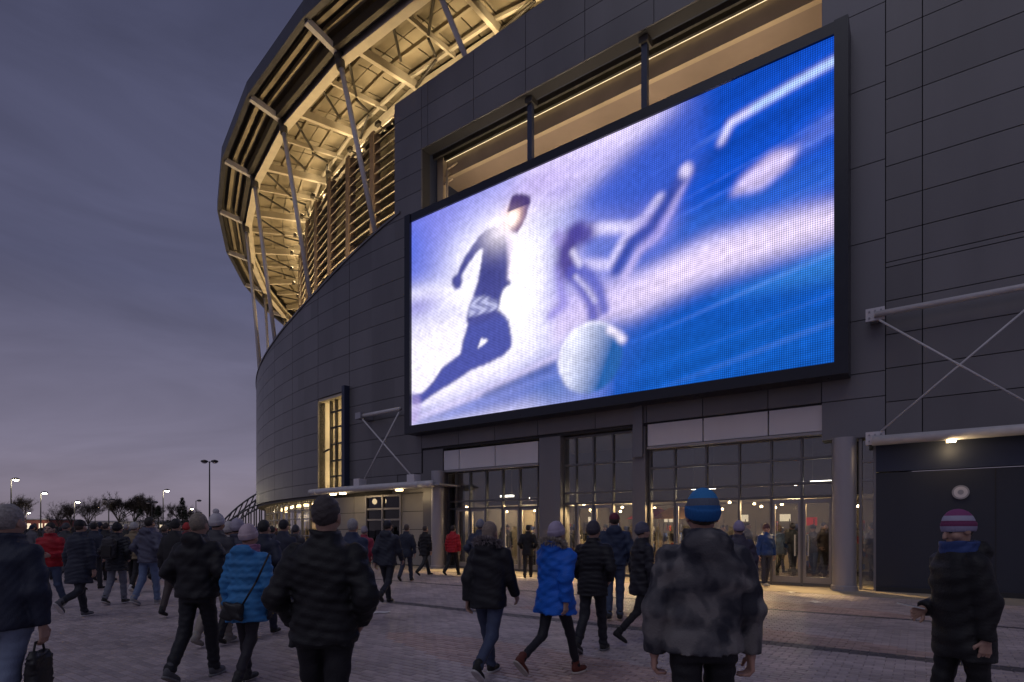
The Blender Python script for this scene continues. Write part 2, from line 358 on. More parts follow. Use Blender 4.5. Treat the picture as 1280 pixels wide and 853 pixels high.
for k in range(n):
    a = 36.2+(80-36.2)*k/n; c = 36.2+(80-36.2)*(k+1)/n
    cp.quadbox([C(a, RW+.05, ztop(a)), C(c, RW+.05, ztop(c)), C(c, RW-.45, ztop(c)), C(a, RW-.45, ztop(a)), C(a, RW+.05, ztop(a)+.1), C(c, RW+.05, ztop(c)+.1), C(c, RW-.45, ztop(c)+.1), C(a, RW-.45, ztop(a)+.1)])
build('coping', cp, M_CLAD, curved)
# walkway deck behind the wall top, so the roof lights stand on something
b = MB(); 
for k in range(16):
    a = 36.5+4.2*k; c = a+4.2
    za, zc = ztop(a)-0.6, ztop(c)-0.6
    b.quadbox([C(a, RW-.45, za-.2), C(c, RW-.45, zc-.2), C(c, 38, zc-.2), C(a, 38, za-.2), C(a, RW-.45, za), C(c, RW-.45, zc), C(c, 38, zc), C(a, 38, za)])
build('wall_walkway', b, M_DKST, stadium)

# lit slot window
slot = build('slot_window', cbox(MB(), 44.9, 45.0, 42.6, RW-0.05, 3.45, 8.34), M_CREAM, stadium)
b = MB(); cbox(b, 41.0, 45.0, 41.2, 41.3, 3.45, 8.5); build('inner_wall', b, M_CREAM, slot)
b = MB(); cbox(b, 41.0, 44.9, 41.3, RW-0.06, 8.20, 8.33); build('head', b, M_CREAM, slot)
b = MB(); cbox(b, 41.0, 44.9, 41.3, RW-0.06, 3.40, 3.5); build('sill', b, M_STEEL, slot)
b = MB(); cbox(b, 41.0, 41.3, RW-0.5, RW+0.28, 3.5, 8.5); build('fin', b, M_NAVY, slot)
for t in (41.75, 42.5, 43.3, 44.0):
    b = MB(); cbox(b, t-.05, t+.05, 43.95, 44.1, 3.5, 8.2); build('mullion', b, M_DKST, slot)
for z in (4.3, 5.1, 5.95, 6.8, 7.6):
    b = MB(); cbox(b, 41.3, 44.0, 43.98, 44.06, z-.04, z+.04, 3); build('transom', b, M_DKST, slot)
for a, c in ((41.3, 41.75), (41.75, 42.5), (42.5, 43.3), (43.3, 44.0)):
    b = MB(); cbox(b, a+.05, c-.05, 44.01, 44.02, 3.5, 8.2); build('pane', b, M_GLASS2, slot)
b = MB(); b.tube(C(44.6, 44.2, 5.6), C(44.0, 44.15, 5.7), .05); build('floodlight_arm', b, M_DKST, slot)
light('slot_lamp', 'POINT', C(43.0, 43.2, 4.4), 75, (1, .72, .33), size=.3); light('slot_lamp', 'POINT', C(42.6, 42.4, 7.4), 180, (1, .74, .36), size=.3)

# glazed ground floor under the curved wall
conc = MB(); cbox(conc, 44.9, 80, 37.0, RW-0.1, 3.2, 3.34, 20)
lower = build('concourse', conc, M_LCEIL, stadium)
b = MB(); cbox(b, 33, 80, 36.8, 37.0, 0, 3.2, 20); build('rear_wall', b, mat('concourse_wall', (.42, .34, .22), rough=.7, var=.3, scale=.8), lower)
b = MB(); cbox(b, 44.9, 80, 37.0, RW, -.005, .02, 20); build('floor', b, M_LFLOOR, lower)
for k in range(19):
    t = 45.0+1.6*k
    b = MB(); cbox(b, t-.05, t+.05, 43.6, 43.74, 0.02, 3.2); build('mullion', b, M_MULL, lower)
    b = MB(); cbox(b, t+.06, t+1.54, 43.66, 43.67, 0.3, 3.15); build('pane', b, M_GLASS2, lower)
for z in (0.25, 1.25, 2.2, 2.7):
    b = MB(); cbox(b, 45, 75, 43.62, 43.72, z-.03, z+.03, 20); build('transom', b, M_MULL, lower)
for k in range(15):
    t = 45.6+2.0*k
    for r, z in ((42.5, 3.05), (39.7, 2.95)):
        b = MB(); b.disc_lathe(C(t+(0.6 if r < 41 else 0), r, z), [(.16, 0), (.16, .14)], 10); build('ceiling_lamp', b, M_WARM, lower)
for k in range(6): light('concourse_light', 'POINT', C(46.5+5*k, 41.0, 2.6), 85, (1, .76, .42), size=.4)
for k in range(10):
    t = 46+2.9*k; b = MB(); cbox(b, t, t+1.1, 40.2, 40.8, 0.02, random.uniform(1.0, 2.5)); build('kiosk', b, M_DKST if k % 2 else M_TAN, lower)
for k in range(8):
    t = 46.3+3.3*k; b = MB(); cbox(b, t, t+1.3, 37.02, 37.06, 1.9, 2.5); build('menu_board', b, lampmat('board_lamp', (1, .9, .7), 2.2), lower)

# short panelled lower wall with a window, between the concourse and the round column
lw = MB(); cbox(lw, 31.9, 44.9, 43.3, 43.98, 0, 3.42, 8)
lwall = build('lower_wall', lw, M_BACK, stadium)
def lwp(a, c, z0, z1): b = MB(); cbox(b, a+.02, c-.02, 43.98, 44.04, z0+.012, z1-.012, 2); return build('panel', b, mat('lower_panel', (.30, .29, .28), rough=.45, metal=.2, var=.1, scale=1, island=.08), lwall)
for a, c in ((39.9, 41.2), (41.2, 44.9), (33.2, 36.6)):
    for z0, z1 in ((0.02, .8), (.8, 1.6), (1.6, 2.4), (2.4, 3.2)): lwp(a, c, z0, z1)
for z0, z1 in ((.02, .35),): lwp(36.6, 39.9, z0, z1)
for a in (36.65, 38.25, 39.85): b = MB(); cbox(b, a-.06, a+.06, 43.98, 44.10, .35, 3.2); build('mullion', b, M_MULL, lwall)
for z in (.38, 2.05, 2.55, 3.15): b = MB(); cbox(b, 36.6, 39.9, 43.98, 44.08, z-.04, z+.04, 3); build('transom', b, M_MULL, lwall)
for a, c in ((36.72, 38.18), (38.32, 39.78)):
    for z0, z1 in ((.43, 2.0), (2.1, 2.5), (2.6, 3.1)):
        b = MB(); cbox(b, a, c, 44.0, 44.02, z0, z1, 2); build('pane', b, glass('window_glass', (.06, .07, .09), .05, .8) if 'window_glass' not in MATS else MATS['window_glass'], lwall)

# canopies: thick tube, tie tube, crossed rods, end plates, lamp
can = MB()
for k in range(12): can.tube(C(32.6+.9*k, 45.4, 3.42), C(32.6+.9*(k+1), 45.4, 3.42), .14, n=12, caps=(k in (0, 11)))
canopy = build('canopy', can, M_TUBE, stadium, smooth=True)
b = MB(); cbox(b, 32.2, 43.4, 44.0, 45.36, 3.36, 3.44, 12); build('canopy_deck', b, M_STEEL, canopy)
b = MB(); b.tube(C(38.9, 44.95, 6.75), C(35.45, 44.95, 6.75), .085, n=10); build('tie_tube', b, M_TUBE, canopy, smooth=True)
for a, c in (((38.7, 6.65), (34.0, 3.62)), ((35.5, 6.6), (38.3, 3.62))):
    b = MB(); b.tube(C(a[0], 44.98, a[1]), C(c[0], 45.2, c[1]), .035, n=8); build('rod', b, M_TUBE, canopy, smooth=True)
for t in (38.3, 34.0):
    b = MB(); cbox(b, t-.25, t+.25, 45.1, 45.5, 3.5, 3.85); build('plate', b, M_WHITE, canopy)
b = MB(); cbox(b, 38.6, 39.1, 44.4, 45.1, 6.62, 6.9); build('plate', b, M_STEEL, canopy)
for t in (35.1, 40.0, 41.0):
    b = MB(); cbox(b, t-.16, t+.16, 45.18, 45.36, 3.22, 3.28); build('lamp', b, M_WARM, canopy); light('canopy_light', 'POINT', C(t, 45.2, 3.0), 9, (1, .74, .4), size=.15)

can = MB(); can.tube(F(-0.66, .5, 3.84), F(-9, .5, 3.84), .125, n=14)
canopy2 = build('canopy', can, M_TUBE, stadium, smooth=True)
b = MB(); b.tube(F(-.72, .5, 7.03), F(-9, .5, 7.03), .075, n=12); build('tie_tube', b, M_TUBE, canopy2, smooth=True)
for a, c in (((-.82, 6.86), (-4.1, 3.98)), ((-.85, 4.06), (-4.1, 7.0))):
    b = MB(); b.tube(F(a[0], .52, a[1]), F(c[0], .52 if a[1] > 5 else .49, c[1]), .026, n=8); build('rod', b, M_TUBE, canopy2, smooth=True)
for z, w in ((3.86, .25), (7.0, .2)):
    b = MB(); fbox(b, -.93, -.52, .36, .44, z-.1, z+.22); build('plate', b, M_WHITE, canopy2)
    for k in range(6):
        p = F(-.60-.125*(k % 3), .44, z-.02+.16*(k//3)); q = F(-.60-.125*(k % 3), .47, z-.02+.16*(k//3)); b = MB(); b.tube(p, q, .022, n=8); build('bolt', b, M_STEEL, canopy2)
    b = MB(); fbox(b, -.85, -.6, 0, .36, z-.05, z+.1); build('bracket_arm', b, M_STEEL, canopy2)
b = MB(); fbox(b, -2.34, -2.16, .43, .57, 3.67, 3.71); build('lamp', b, M_WARM, canopy2); light('canopy_light', 'POINT', F(-2.25, .5, 3.55), 5, (1, .72, .36), size=.12)
b = MB(); fbox(b, -10, -.72, -.02, .42, 3.86, 3.92); build('canopy_deck', b, M_STEEL, canopy2)
# dark wall below the right canopy
dk = MB(); fbox(dk, -10, -.72, -.3, -.03, 0, 3.06); dwall = build('shutter_wall', dk, M_NAVYD, stadium)
b = MB(); fbox(b, -10, -.72, -.3, -.0, 3.09, 3.86); build('fascia', b, M_NAVY, dwall)  # navy colour stands in for the shaded recess under the canopy tube
b = MB(); fbox(b, -10, -.72, -.03, .012, 0, .12); build('plinth', b, M_BACK, dwall)
for s in (-3.1, -5.6): b = MB(); fbox(b, s-.012, s+.012, -.028, -.022, .13, 3.05); build('joint', b, M_BACK, dwall)

# entrance under the screen
ent = MB(); fbox(ent, -0.72, 14.9, -.6, -.3, 4.95, 5.05); fbox(ent, -0.72, .28, -.6, -.02, 4.0, 4.96); fbox(ent, 14.46, 15.6, -.6, -.02, 0, 4.96); fbox(ent, 15.6, 17.5, -.6, -.03, 3.2, 4.0)
entrance = build('entrance', ent, M_CLAD, stadium)
def part(nm, m, *a): b = MB(); fbox(b, *a); return build(nm, b, m, entrance)
part('pillar', M_CLAD2, 5.60, 6.05, -.7, -.02, 0, 4.95); part('pillar', M_CLAD2, 8.80, 9.70, -.7, -.02, 0, 4.95)
part('pilaster', M_CLAD2, 5.66, 5.98, .0, .10, 3.95, 5.9)
for a, c in ((.28, 1.89), (1.89, 3.75), (3.75, 5.55), (9.75, 11.75), (11.75, 13.59), (13.59, 14.44)):
    part('fascia_panel', M_WHITE, a+.02, c-.02, -.25, -.05, 4.30 if a < 6 else 4.06, 5.0 if a < 6 else 4.85)
part('fascia_frame', M_MULL, .28, 5.55, -.3, -.03, 4.20, 4.28); part('fascia_frame', M_MULL, 9.75, 14.44, -.3, -.03, 3.96, 4.04)
for s, r in ((-.03, .285), (14.48, .27)):
    b = MB(); x, y, _ = F(s, .26, 0); b.disc_lathe((x, y, 0), [(r+.03, 0), (r+.03, .12), (r, .14), (r, 4.0)], 28); smooth_by_angle(build('column', b, M_COL, entrance))
part('side_jamb', M_MULL, -.40, -.33, -.3, -.1, 0, 4.0); part('side_jamb', M_MULL, -.72, -.66, -.3, -.1, 0, 4.0)
for z in (2.9, 3.4): part('transom', M_MULL, -.66, -.40, -.28, -.14, z-.03, z+.03)
part('pane', M_GLASS, -.65, -.41, -.22, -.21, .05, 3.95)
def bay(s0, s1, zt, cols, rows_, skip=None):
    for s in cols: part('mullion', M_MULLD, s-.03, s+.03, -.42, -.26, 0.0, zt)
    for z in rows_: part('transom', M_MULLD, s0, s1, -.40, -.27, z-.035, z+.035)
    for a, c in zip(cols[:-1], cols[1:]):
        zs = sorted(rows_)
        for p, q in zip(zs[:-1], zs[1:]):
            if skip and skip(a, c, p): continue
            part('pane', M_GLASS, a+.04, c-.04, -.345, -.335, p+.04, q-.04)
DOORS = [(.30, 1.05), (1.07, 1.85), (3.95, 4.70), (9.95, 10.75), (10.78, 11.55), (12.4, 13.2), (13.23, 13.95), (6.9, 7.6), (7.63, 8.3)]
def isdoor(a, c, p): return p < 1.0 and any(d0 < (a+c)/2 < d1 for d0, d1 in DOORS)
bay(.28, 5.55, 4.25, [.29, 1.06, 1.86, 2.75, 3.72, 4.72, 5.54], [.06, 2.52, 2.9, 3.6, 4.2], isdoor)
bay(6.05, 8.8, 4.9, [6.07, 6.88, 7.615, 8.32, 8.78], [.06, 2.52, 2.9, 3.9, 4.88], isdoor)
bay(9.7, 14.46, 4.0, [9.72, 9.93, 10.765, 11.57, 12.38, 13.215, 13.97, 14.44], [.06, 2.45, 2.75, 3.95], isdoor)
for i, (a, c) in enumerate(DOORS):
    b = MB()
    for q in ((a, a+.09, .02, 2.46), (c-.09, c, .02, 2.46), (a+.09, c-.09, .02, .26), (a+.09, c-.09, 2.34, 2.46)): fbox(b, q[0], q[1], -.38, -.30, q[2], q[3])
    dd = build('door', b, M_MULL, stadium)
    b = MB(); fbox(b, a+.09, c-.09, -.345, -.335, .26, 2.34); build('pane', b, M_GLASS, dd)
    hs = c-.16 if i % 2 == 0 else a+.16
    b = MB(); b.tube(F(hs, -.24, .85), F(hs, -.24, 1.45), .017); b.tube(F(hs, -.24, .92), F(hs, -.31, .92), .012); b.tube(F(hs, -.24, 1.38), F(hs, -.31, 1.38), .012); build('handle', b, M_TUBE, dd)
# lobby behind the glass
lob = MB(); fbox(lob, -1.2, 15.5, -9.2, -9.0, 0, 5); lobby = build('lobby', lob, M_LWALL, stadium)
def lp(nm, m, *a): b = MB(); fbox(b, *a); return build(nm, b, m, lobby)
lp('floor', M_LFLOOR, -1.2, 15.5, -9.0, -.3, -.005, .02); lp('ceiling', M_BACK, -1.2, 15.5, -9.0, -.42, 4.9, 5.0)
lp('end_wall', M_LWALL, -1.4, -1.2, -9.0, -.35, 0, 5); lp('end_wall', M_LWALL, 15.5, 15.7, -9.0, -.45, 0, 5)
lp('bulkhead', mat('lobby_bulkhead', (.016, .017, .022), rough=.7, var=.1), -1.2, 15.5, -4.4, -4.2, 2.75, 4.9)
lp('lower_ceiling', mat('lobby_low_ceiling', (.13, .12, .10), rough=.8, var=.1), -1.2, 15.5, -9.0, -4.4, 2.75, 2.85)
for s, o, w in ((.6, -1.6, .42), (4.4, -2.2, .4), (7.2, -1.9, .4), (10.3, -2.1, .35), (12.6, -2.0, .3)):
    lp('light_panel', M_WLED, s-w, s+w, o-.09, o+.09, 2.98, 3.05)
    for e in (-w+.05, w-.05): lp('light_cable', M_DKST, s+e-.008, s+e+.008, o-.008, o+.008, 3.05, 4.9)
for k in range(34):
    s = -.8+.95*(k % 17)+.3*(k//17); b = MB(); x, y, _ = F(s, (-7.0, -5.2)[k//17]+.7*math.sin(k*2.3), 0); b.disc_lathe((x, y, 2.69-.3*abs(math.sin(k*1.3))), [(.05, 0), (.06, .05), (.02, .09)], 8); build('downlight', b, M_WARM, lobby)
for s in (1.4, 5.0, 8.0, 11.0, 13.6): light('lobby_light', 'SPOT', F(s, -2.6, 2.7), 40, (1, .78, .46), size=.04, target=F(s, -2.6, 0), spot=140); light('lobby_light', 'POINT', F(s+.8, -6.4, 2.4), 95, (1, .76, .44), size=.05)
for s in (.6, 1.5, 2.4, 3.4, 4.4, 5.2, 6.5, 7.4, 8.3, 10.3, 11.4, 12.5, 13.6): light('apron_fill_light', 'SPOT', F(s, -.7, 2.6), 380, (1, .66, .28), size=.03, target=F(s, .8, 0), spot=110)  # added spots without fixtures, standing in for canopy light on the apron
lp('counter', M_TAN, 2.0, 5.2, -8.4, -7.8, .02, 1.1); lp('counter', M_BRWN, 6.5, 9.3, -8.3, -7.7, .02, 1.1); lp('counter', M_TAN, 10.5, 14, -8.4, -7.8, .02, 1.1)
for s in (2.6, 4.3, 7.7, 11.8): lp('menu_board', lampmat('menu_lamp', (1, .86, .6), .35), s+.2, s+.62, -8.98, -8.94, 1.95, 2.25)
lp('sign', mat('red_sign', (.5, .03, .03), emit=(.8, .05, .04), estr=.25), 1.45, 1.85, -6.3, -6.2, 1.75, 2.05)
rr = random.Random(9)
for s in (-.6, .4, 1.5, 2.7, 3.9, 5.0, 6.4, 7.6, 8.8, 10.2, 11.4, 12.6, 13.8):
    rk = lp('display_rack', M_DKST, s, s+.85, -6.05, -5.7, .02, .12)
    for cidx, colr in enumerate(((.45, .08, .07), (.08, .14, .4), (.5, .45, .36), (.05, .05, .06))):
        b = MB()
        for z in (.2, .65, 1.1, 1.55):
            for q in range(5):
                if rr.randrange(4) == cidx: fbox(b, s+.03+.16*q, s+.03+.16*q+rr.uniform(.08, .15), -5.98, -5.75, z, z+rr.uniform(.18, .38))
        if b.v: lo_ = build('goods', b, mat('goods_%d' % cidx, colr, rough=.6), lobby); lo_['kind'] = 'stuff'
    for e in (0, .82): lp('rack_upright', M_DKST, s+e, s+e+.03, -6.0, -5.96, .12, 2.0)
# a red and an orange stall awning seen through the middle bay
for s, m in ((6.9, mat('red_awning', (.35, .03, .03), rough=.8)), (5.9, mat('orange_awning', (.75, .36, .08), rough=.8))):
    b = MB(); b.quadbox([F(s-.7, -4.6, 2.05), F(s+.9, -4.6, 2.05), F(s+.9, -3.4, 2.0), F(s-.7, -3.4, 2.0), F(s-.2, -4.3, 2.45), F(s+.3, -4.3, 2.45), F(s+.3, -3.8, 2.42), F(s-.2, -3.8, 2.42)]); build('stall_awning', b, m, lobby)
    for e in (-.6, .8): b = MB(); b.tube(F(s+e, -4.0, .02), F(s+e, -4.0, 2.05), .025); build('stall_post', b, M_TUBE, lobby)

# round sign on the dark wall
rs = MB(); p, q = F(-2.45, -.03, 2.5), F(-2.45, .02, 2.5); rs.tube(p, q, .17, n=28)
sign = build('round_sign', rs, M_STEEL); tag(sign, 'small round grey plate mounted on the dark wall under the lamp tube', 'sign')
b = MB(); b.tube(F(-2.45, .02, 2.5), F(-2.45, .026, 2.5), .135, n=28); build('sign_face', b, M_WHITE, sign)
b = MB(); b.tube(F(-2.45, .026, 2.5), F(-2.45, .029, 2.5), .06, n=20); build('sign_mark', b, M_STEEL, sign)

# ------------------------------------------------------------------ roof
NODES = [40.7 + 7.9*k for k in range(-4, 9)]
deck = MB()
for a, c in zip(NODES[:-1], NODES[1:]): deck.quadbox([C(a, 46.9, 25.12), C(c, 46.9, 25.12), C(c, 38.4, 26.3), C(a, 38.4, 26.3), C(a, 46.9, 25.2), C(c, 46.9, 25.2), C(c, 38.4, 26.42), C(a, 38.4, 26.42)])
roof = build('roof', deck, M_DKST, stadium)
def rp(nm, mb, m, smooth=False): return build(nm, mb, m, roof, smooth=smooth)
def bar(nm, a, b_, w, h, m): return rp(nm, MB().beam(a, b_, w, h), m)
for a, c in zip(NODES[:-1], NODES[1:]):
    # fascia, outer edge, purlins and ring beams run straight between the nodes
    b = MB(); b.quadbox([C(a, 46.95, 24.35), C(c, 46.95, 24.35), C(c, 46.7, 24.35), C(a, 46.7, 24.35), C(a, 46.95, 25.1), C(c, 46.95, 25.1), C(c, 46.7, 25.1), C(a, 46.7, 25.1)]); rp('fascia', b, mat('fascia_metal', (.09, .09, .10), rough=.4, metal=.4))
    bar('purlin', C(a, 46.25, 24.65), C(c, 46.25, 24.65), .2, .22, M_SOFF); bar('purlin', C(a, 45.75, 24.65), C(c, 45.75, 24.65), .2, .22, M_SOFF)
    b = MB(); b.quadbox([C(a, 46.7, 25.0), C(c, 46.7, 25.0), C(c, 45.0, 24.95), C(a, 45.0, 24.95), C(a, 46.7, 25.06), C(c, 46.7, 25.06), C(c, 45.0, 25.02), C(a, 45.0, 25.02)]); rp('eaves_sheet', b, M_DKST)
    bar('ring_beam', C(a, 44.95, 23.95), C(c, 44.95, 23.95), .1, .62, M_CREAM); bar('beam_flange', C(a, 44.95, 23.60), C(c, 44.95, 23.60), .42, .07, M_CREAM); bar('beam_flange', C(a, 44.95, 24.30), C(c, 44.95, 24.30), .42, .07, M_CREAM)
    bar('gutter', C(a, 45.35, 24.15), C(c, 45.35, 24.15), .32, .5, M_DKST)
    bar('inner_ring', C(a, 40.3, 25.05), C(c, 40.3, 25.05), .35, .5, M_CREAM); bar('inner_rail', C(a, 40.9, 25.35), C(c, 40.9, 25.35), .16, .16, M_CREAM)
    for r, z in ((41.9, 25.55), (43.4, 25.3)): bar('purlin', C(a, r, z), C(c, r, z), .14, .2, M_SOFF)
    # soffit sheets, four to a bay
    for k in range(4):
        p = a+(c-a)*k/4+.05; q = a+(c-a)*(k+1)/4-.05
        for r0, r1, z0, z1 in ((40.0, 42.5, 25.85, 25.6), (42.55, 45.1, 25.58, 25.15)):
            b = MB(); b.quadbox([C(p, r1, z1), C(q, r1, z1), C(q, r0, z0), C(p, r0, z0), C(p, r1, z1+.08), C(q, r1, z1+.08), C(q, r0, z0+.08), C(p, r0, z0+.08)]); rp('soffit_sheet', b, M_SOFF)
    # bracing in each bay
    m_ = (a+c)/2
    bar('rafter', C(m_, 44.8, 24.95), C(m_, 40.4, 25.35), .12, .26, M_CREAM)
    for t0, r0, t1, r1 in ((a+.3, 44.6, m_-.2, 42.4), (m_-.2, 42.4, m_+.6, 41.3), (m_+.6, 41.3, c-.2, 40.6), (m_+.2, 44.5, c-1.2, 42.2)):
        b = MB(); b.tube(C(t0, r0, 24.75), C(t1, r1, 24.95), .07, n=8); rp('brace', b, M_DKST, True)
    for k in range(7):
        t = a+(c-a)*(k+.5)/7; b = MB(); b.tube(C(t, 40.15, 25.0), C(t, 40.0, 24.7), .06, n=6); rp('hanger', b, M_CREAM)
for t in NODES:
    bar('bracket', C(t, 46.75, 24.35), C(t, 44.8, 23.85), .26, .3, M_TUBE)
    bar('rafter', C(t, 44.9, 24.75), C(t, 40.2, 25.2), .22, .42, M_CREAM)
    b = MB(); b.tube(C(t, 45.1, 23.75), C(t-2.1, 44.15, ztop(t-2.1)-.2) if t > 38 else C(t-1.4, 43.0, 19.6), .12, n=12); rp('strut', b, M_TUBE, True)
    b = MB(); b.tube(C(t, 45.12, 23.9), C(t-.12, 45.06, 23.2), .24, .2, n=12); rp('strut_collar', b, M_DKST, True)
    b = MB(); b.tube(C(t-1, 40.3, 24.9), C(t-1.8, 41.1, 23.4), .08, n=8); rp('tie', b, M_CREAM, True); b = MB(); b.tube(C(t+1, 40.3, 24.9), C(t-1.6, 41.1, 23.4), .08, n=8); rp('tie', b, M_CREAM, True)
# louvre wall between the wall top and the roof
lv = MB(); cbox(lv, 20, 104, 38.6, 38.9, 11, 26.3, 24); louvre = build('louvre_wall', lv, mat('bowl_rear_wall', (.09, .075, .055), rough=.8, var=.2), stadium)
POSTS = [36.8+3.95*k for k in range(0, 15)]
for t in POSTS:
    b = MB(); cbox(b, t-.28, t+.28, 40.9, 41.35, 12, 23.6); build('post', b, M_CREAM if t < 42 else M_BRWN, louvre)
for a, c in zip(POSTS[:-1], POSTS[1:]):
    for k in range(20):
        z = 12.8+.56*k
        p0, p1 = C(a+.3, 41.0, z), C(c-.3, 41.0, z); q0, q1 = C(a+.3, 41.26, z+.2), C(c-.3, 41.26, z+.2)
        b = MB(); b.quadbox([q0, q1, p1, p0] and [C(a+.3, 41.30, z), C(c-.3, 41.30, z), C(c-.3, 40.98, z+.2), C(a+.3, 40.98, z+.2), C(a+.3, 41.30, z+.035), C(c-.3, 41.30, z+.035), C(c-.3, 40.98, z+.235), C(a+.3, 40.98, z+.235)]); build('slat', b, M_CREAM, louvre)
for t in [38.7+3.95*k for k in range(-3, 14)]:
    b = MB(); b.box(C(t, 41.9, 23.05), (.16, .1, .1), R(-t)); b.tube(C(t, 41.3, 23.0), C(t, 41.9, 23.0), .03); fl = build('floodlight', b, M_DKST, stadium)
    b = MB(); b.box(C(t, 41.85, 23.17), (.12, .07, .008), R(-t)); build('lamp_face', b, lampmat('flood_lamp', (1, .74, .38), 6), fl)
    light('flood_light', 'SPOT', C(t, 41.8, 23.25), 190, (1, .74, .40), size=.1, target=C(t, 40.5, 25.2), spot=125)
# warm floodlights standing on the walkway, aimed at the soffit
for k in range(17):
    t = 29.5+3.95*k; z = ztop(t)-.6 if t > 37 else 20.6
    b = MB(); b.box(C(t, 42.9, z+.55), (.22, .12, .16), R(-t)); b.tube(C(t, 42.9, z), C(t, 42.9, z+.42), .04); fl = build('floodlight', b, M_DKST, stadium)
    b = MB(); b.box(C(t, 42.9, z+.72), (.18, .09, .008), R(-t)); build('lamp_face', b, lampmat('flood_lamp', (1, .74, .38), 6), fl)
    light('flood_light', 'SPOT', C(t, 42.1, z+.8), 900 if t > 37 else 160, (1, .70, .34), size=.12, target=C(t, 40.9, 22.5), spot=100)
# ------------------------------------------------------------------ LED screen
S0, S1, SZ0, SZ1 = .16, 15.66, 5.93, 14.46
scr = empty('led_screen', F((S0+S1)/2, 0, 0)); tag(scr, 'huge LED video screen showing a running footballer, mounted on the facade', 'screen')
fr = MB(); BZ = .32
fbox(fr, S0-BZ, S0, .02, .70, SZ0-BZ, SZ1+BZ); fbox(fr, S1, S1+BZ, .02, .70, SZ0-BZ, SZ1+BZ); fbox(fr, S0, S1, .02, .70, SZ0-BZ, SZ0); fbox(fr, S0, S1, .02, .66, SZ1, SZ1+BZ)
build('bezel', fr, mat('bezel_black', (.010, .012, .022), rough=.3, var=.1), scr)
b = MB(); fbox(b, S0-.05, S1+.05, .05, .55, SZ0-.05, SZ1+.05); build('cabinet', b, M_BACK, scr)
TR = {
 'head':[(.335,.923),(.356,.917),(.383,.892),(.387,.863),(.38,.838),(.372,.805),(.361,.779),(.348,.756),(.33,.775),(.321,.819),(.324,.886)],
 'torso':[(.33,.779),(.304,.807),(.271,.821),(.241,.812),(.213,.775),(.189,.737),(.173,.702),(.162,.666),(.143,.663),(.143,.633),(.159,.596),(.172,.596),(.181,.627),(.177,.655),(.196,.69),(.229,.739),(.247,.745),(.241,.681),(.23,.601),(.216,.547),(.202,.498),(.195,.457),(.196,.413),(.182,.359),(.174,.3),(.147,.28),(.114,.256),(.079,.198),(.041,.153),(.001,.158),(.0,.107),(.038,.107),(.076,.134),(.124,.162),(.167,.187),(.21,.215),(.26,.228),(.309,.248),(.331,.277),(.331,.332),(.325,.387),(.31,.429),(.293,.451),(.302,.511),(.313,.54),(.332,.545),(.323,.584),(.329,.636),(.333,.702),(.33,.759)],
 'gap':[(.229,.302),(.242,.348),(.263,.329)],
 'band':[(.216,.538),(.253,.53),(.292,.487),(.29,.457),(.247,.452),(.202,.457),(.202,.498)],
 'foot':[(.001,.158),(.032,.142),(.037,.086),(.018,.011),(-.001,.015)],
 'b_body':[(.5,.665),(.484,.63),(.480,.58),(.492,.53)],
 'b_leg0':[(.495,.52),(.522,.449),(.542,.384),(.548,.322)],
 'wedge':[(.77,.983),(.69,.947),(.585,.861),(.499,.771),(.557,.71),(.603,.706),(.656,.674),(.738,.685),(.784,.765)],
 'inner':[(.525,.64),(.60,.60),(.615,.57),(.59,.525),(.53,.57)],
 'b_leg':[(.515,.53),(.538,.489),(.562,.418),(.573,.339)],
 'b_arm':[(.46,.556),(.468,.462),(.475,.4),(.44,.367)],
 'b_pale':[(.527,.665),(.569,.654),(.641,.617),(.665,.634),(.695,.685)],
 'b_pale2':[(.507,.543),(.587,.504),(.62,.583),(.641,.617)],
 'b_limb':[(.601,.479),(.634,.564),(.675,.593),(.702,.658),(.729,.715),(.747,.753)],
 'b_edge':[(.619,.44),(.651,.525),(.688,.557),(.714,.627),(.75,.745)],
 'rim':[(.585,.257),(.604,.234),(.616,.209)],
 'sA':[(1.0,.923),(.936,.903),(.87,.877),(.831,.861),(.814,.809)],
 'sB':[(.948,.705),(.929,.65),(.883,.604),(.831,.617),(.849,.661),(.897,.706)],
 'sC':[(1.02,.491),(.897,.499),(.784,.496),(.655,.444),(.507,.454),(.445,.444),(.444,.221),(.506,.295),(.637,.285),(.783,.352),(.896,.37),(1.02,.388)],
 'sD':[(.754,.987),(.657,1.02),(.47,1.02),(.339,.995),(.361,.829),(.468,.789),(.557,.827),(.657,.915),(.739,.966)],
 'glowL':[(-.02,.674),(.214,.629),(.213,.502),(-.02,.623)],
 'low':[(.001,.06),(.129,.075),(.285,.135),(.444,.204),(.505,.151),(.464,.083),(.331,.017),(.128,.007),(.0,.004)],
 'lightband':[(1.02,.369),(.896,.31),(.783,.282),(1.02,.258)],
}
NU, NV = 266, 146
U, V = np.meshgrid((np.arange(NU+1))/NU, (np.arange(NV+1))/NV, indexing='ij')
ASP = (S1-S0)/(SZ1-SZ0)
def poly(P):
    ins = np.zeros(U.shape, bool); n_ = len(P)
    for i in range(n_):
        x0, y0 = P[i]; x1, y1 = P[(i+1) % n_]
        if y0 == y1: continue
        c_ = ((y0 > V) != (y1 > V)) & (U < (x1-x0)*(V-y0)/(y1-y0)+x0); ins ^= c_
    return ins.astype(float)
def stroke(P, w):
    d = np.full(U.shape, 9.0)
    for (x0, y0), (x1, y1) in zip(P[:-1], P[1:]):
        ax, ay, bx, by = x0*ASP, y0, x1*ASP, y1
        px_, py_ = U*ASP-ax, V-ay; dx, dy = bx-ax, by-ay; t = np.clip((px_*dx+py_*dy)/(dx*dx+dy*dy), 0, 1)
        d = np.minimum(d, np.hypot(px_-t*dx, py_-t*dy))
    return np.clip(1.5-d/w, 0, 1)
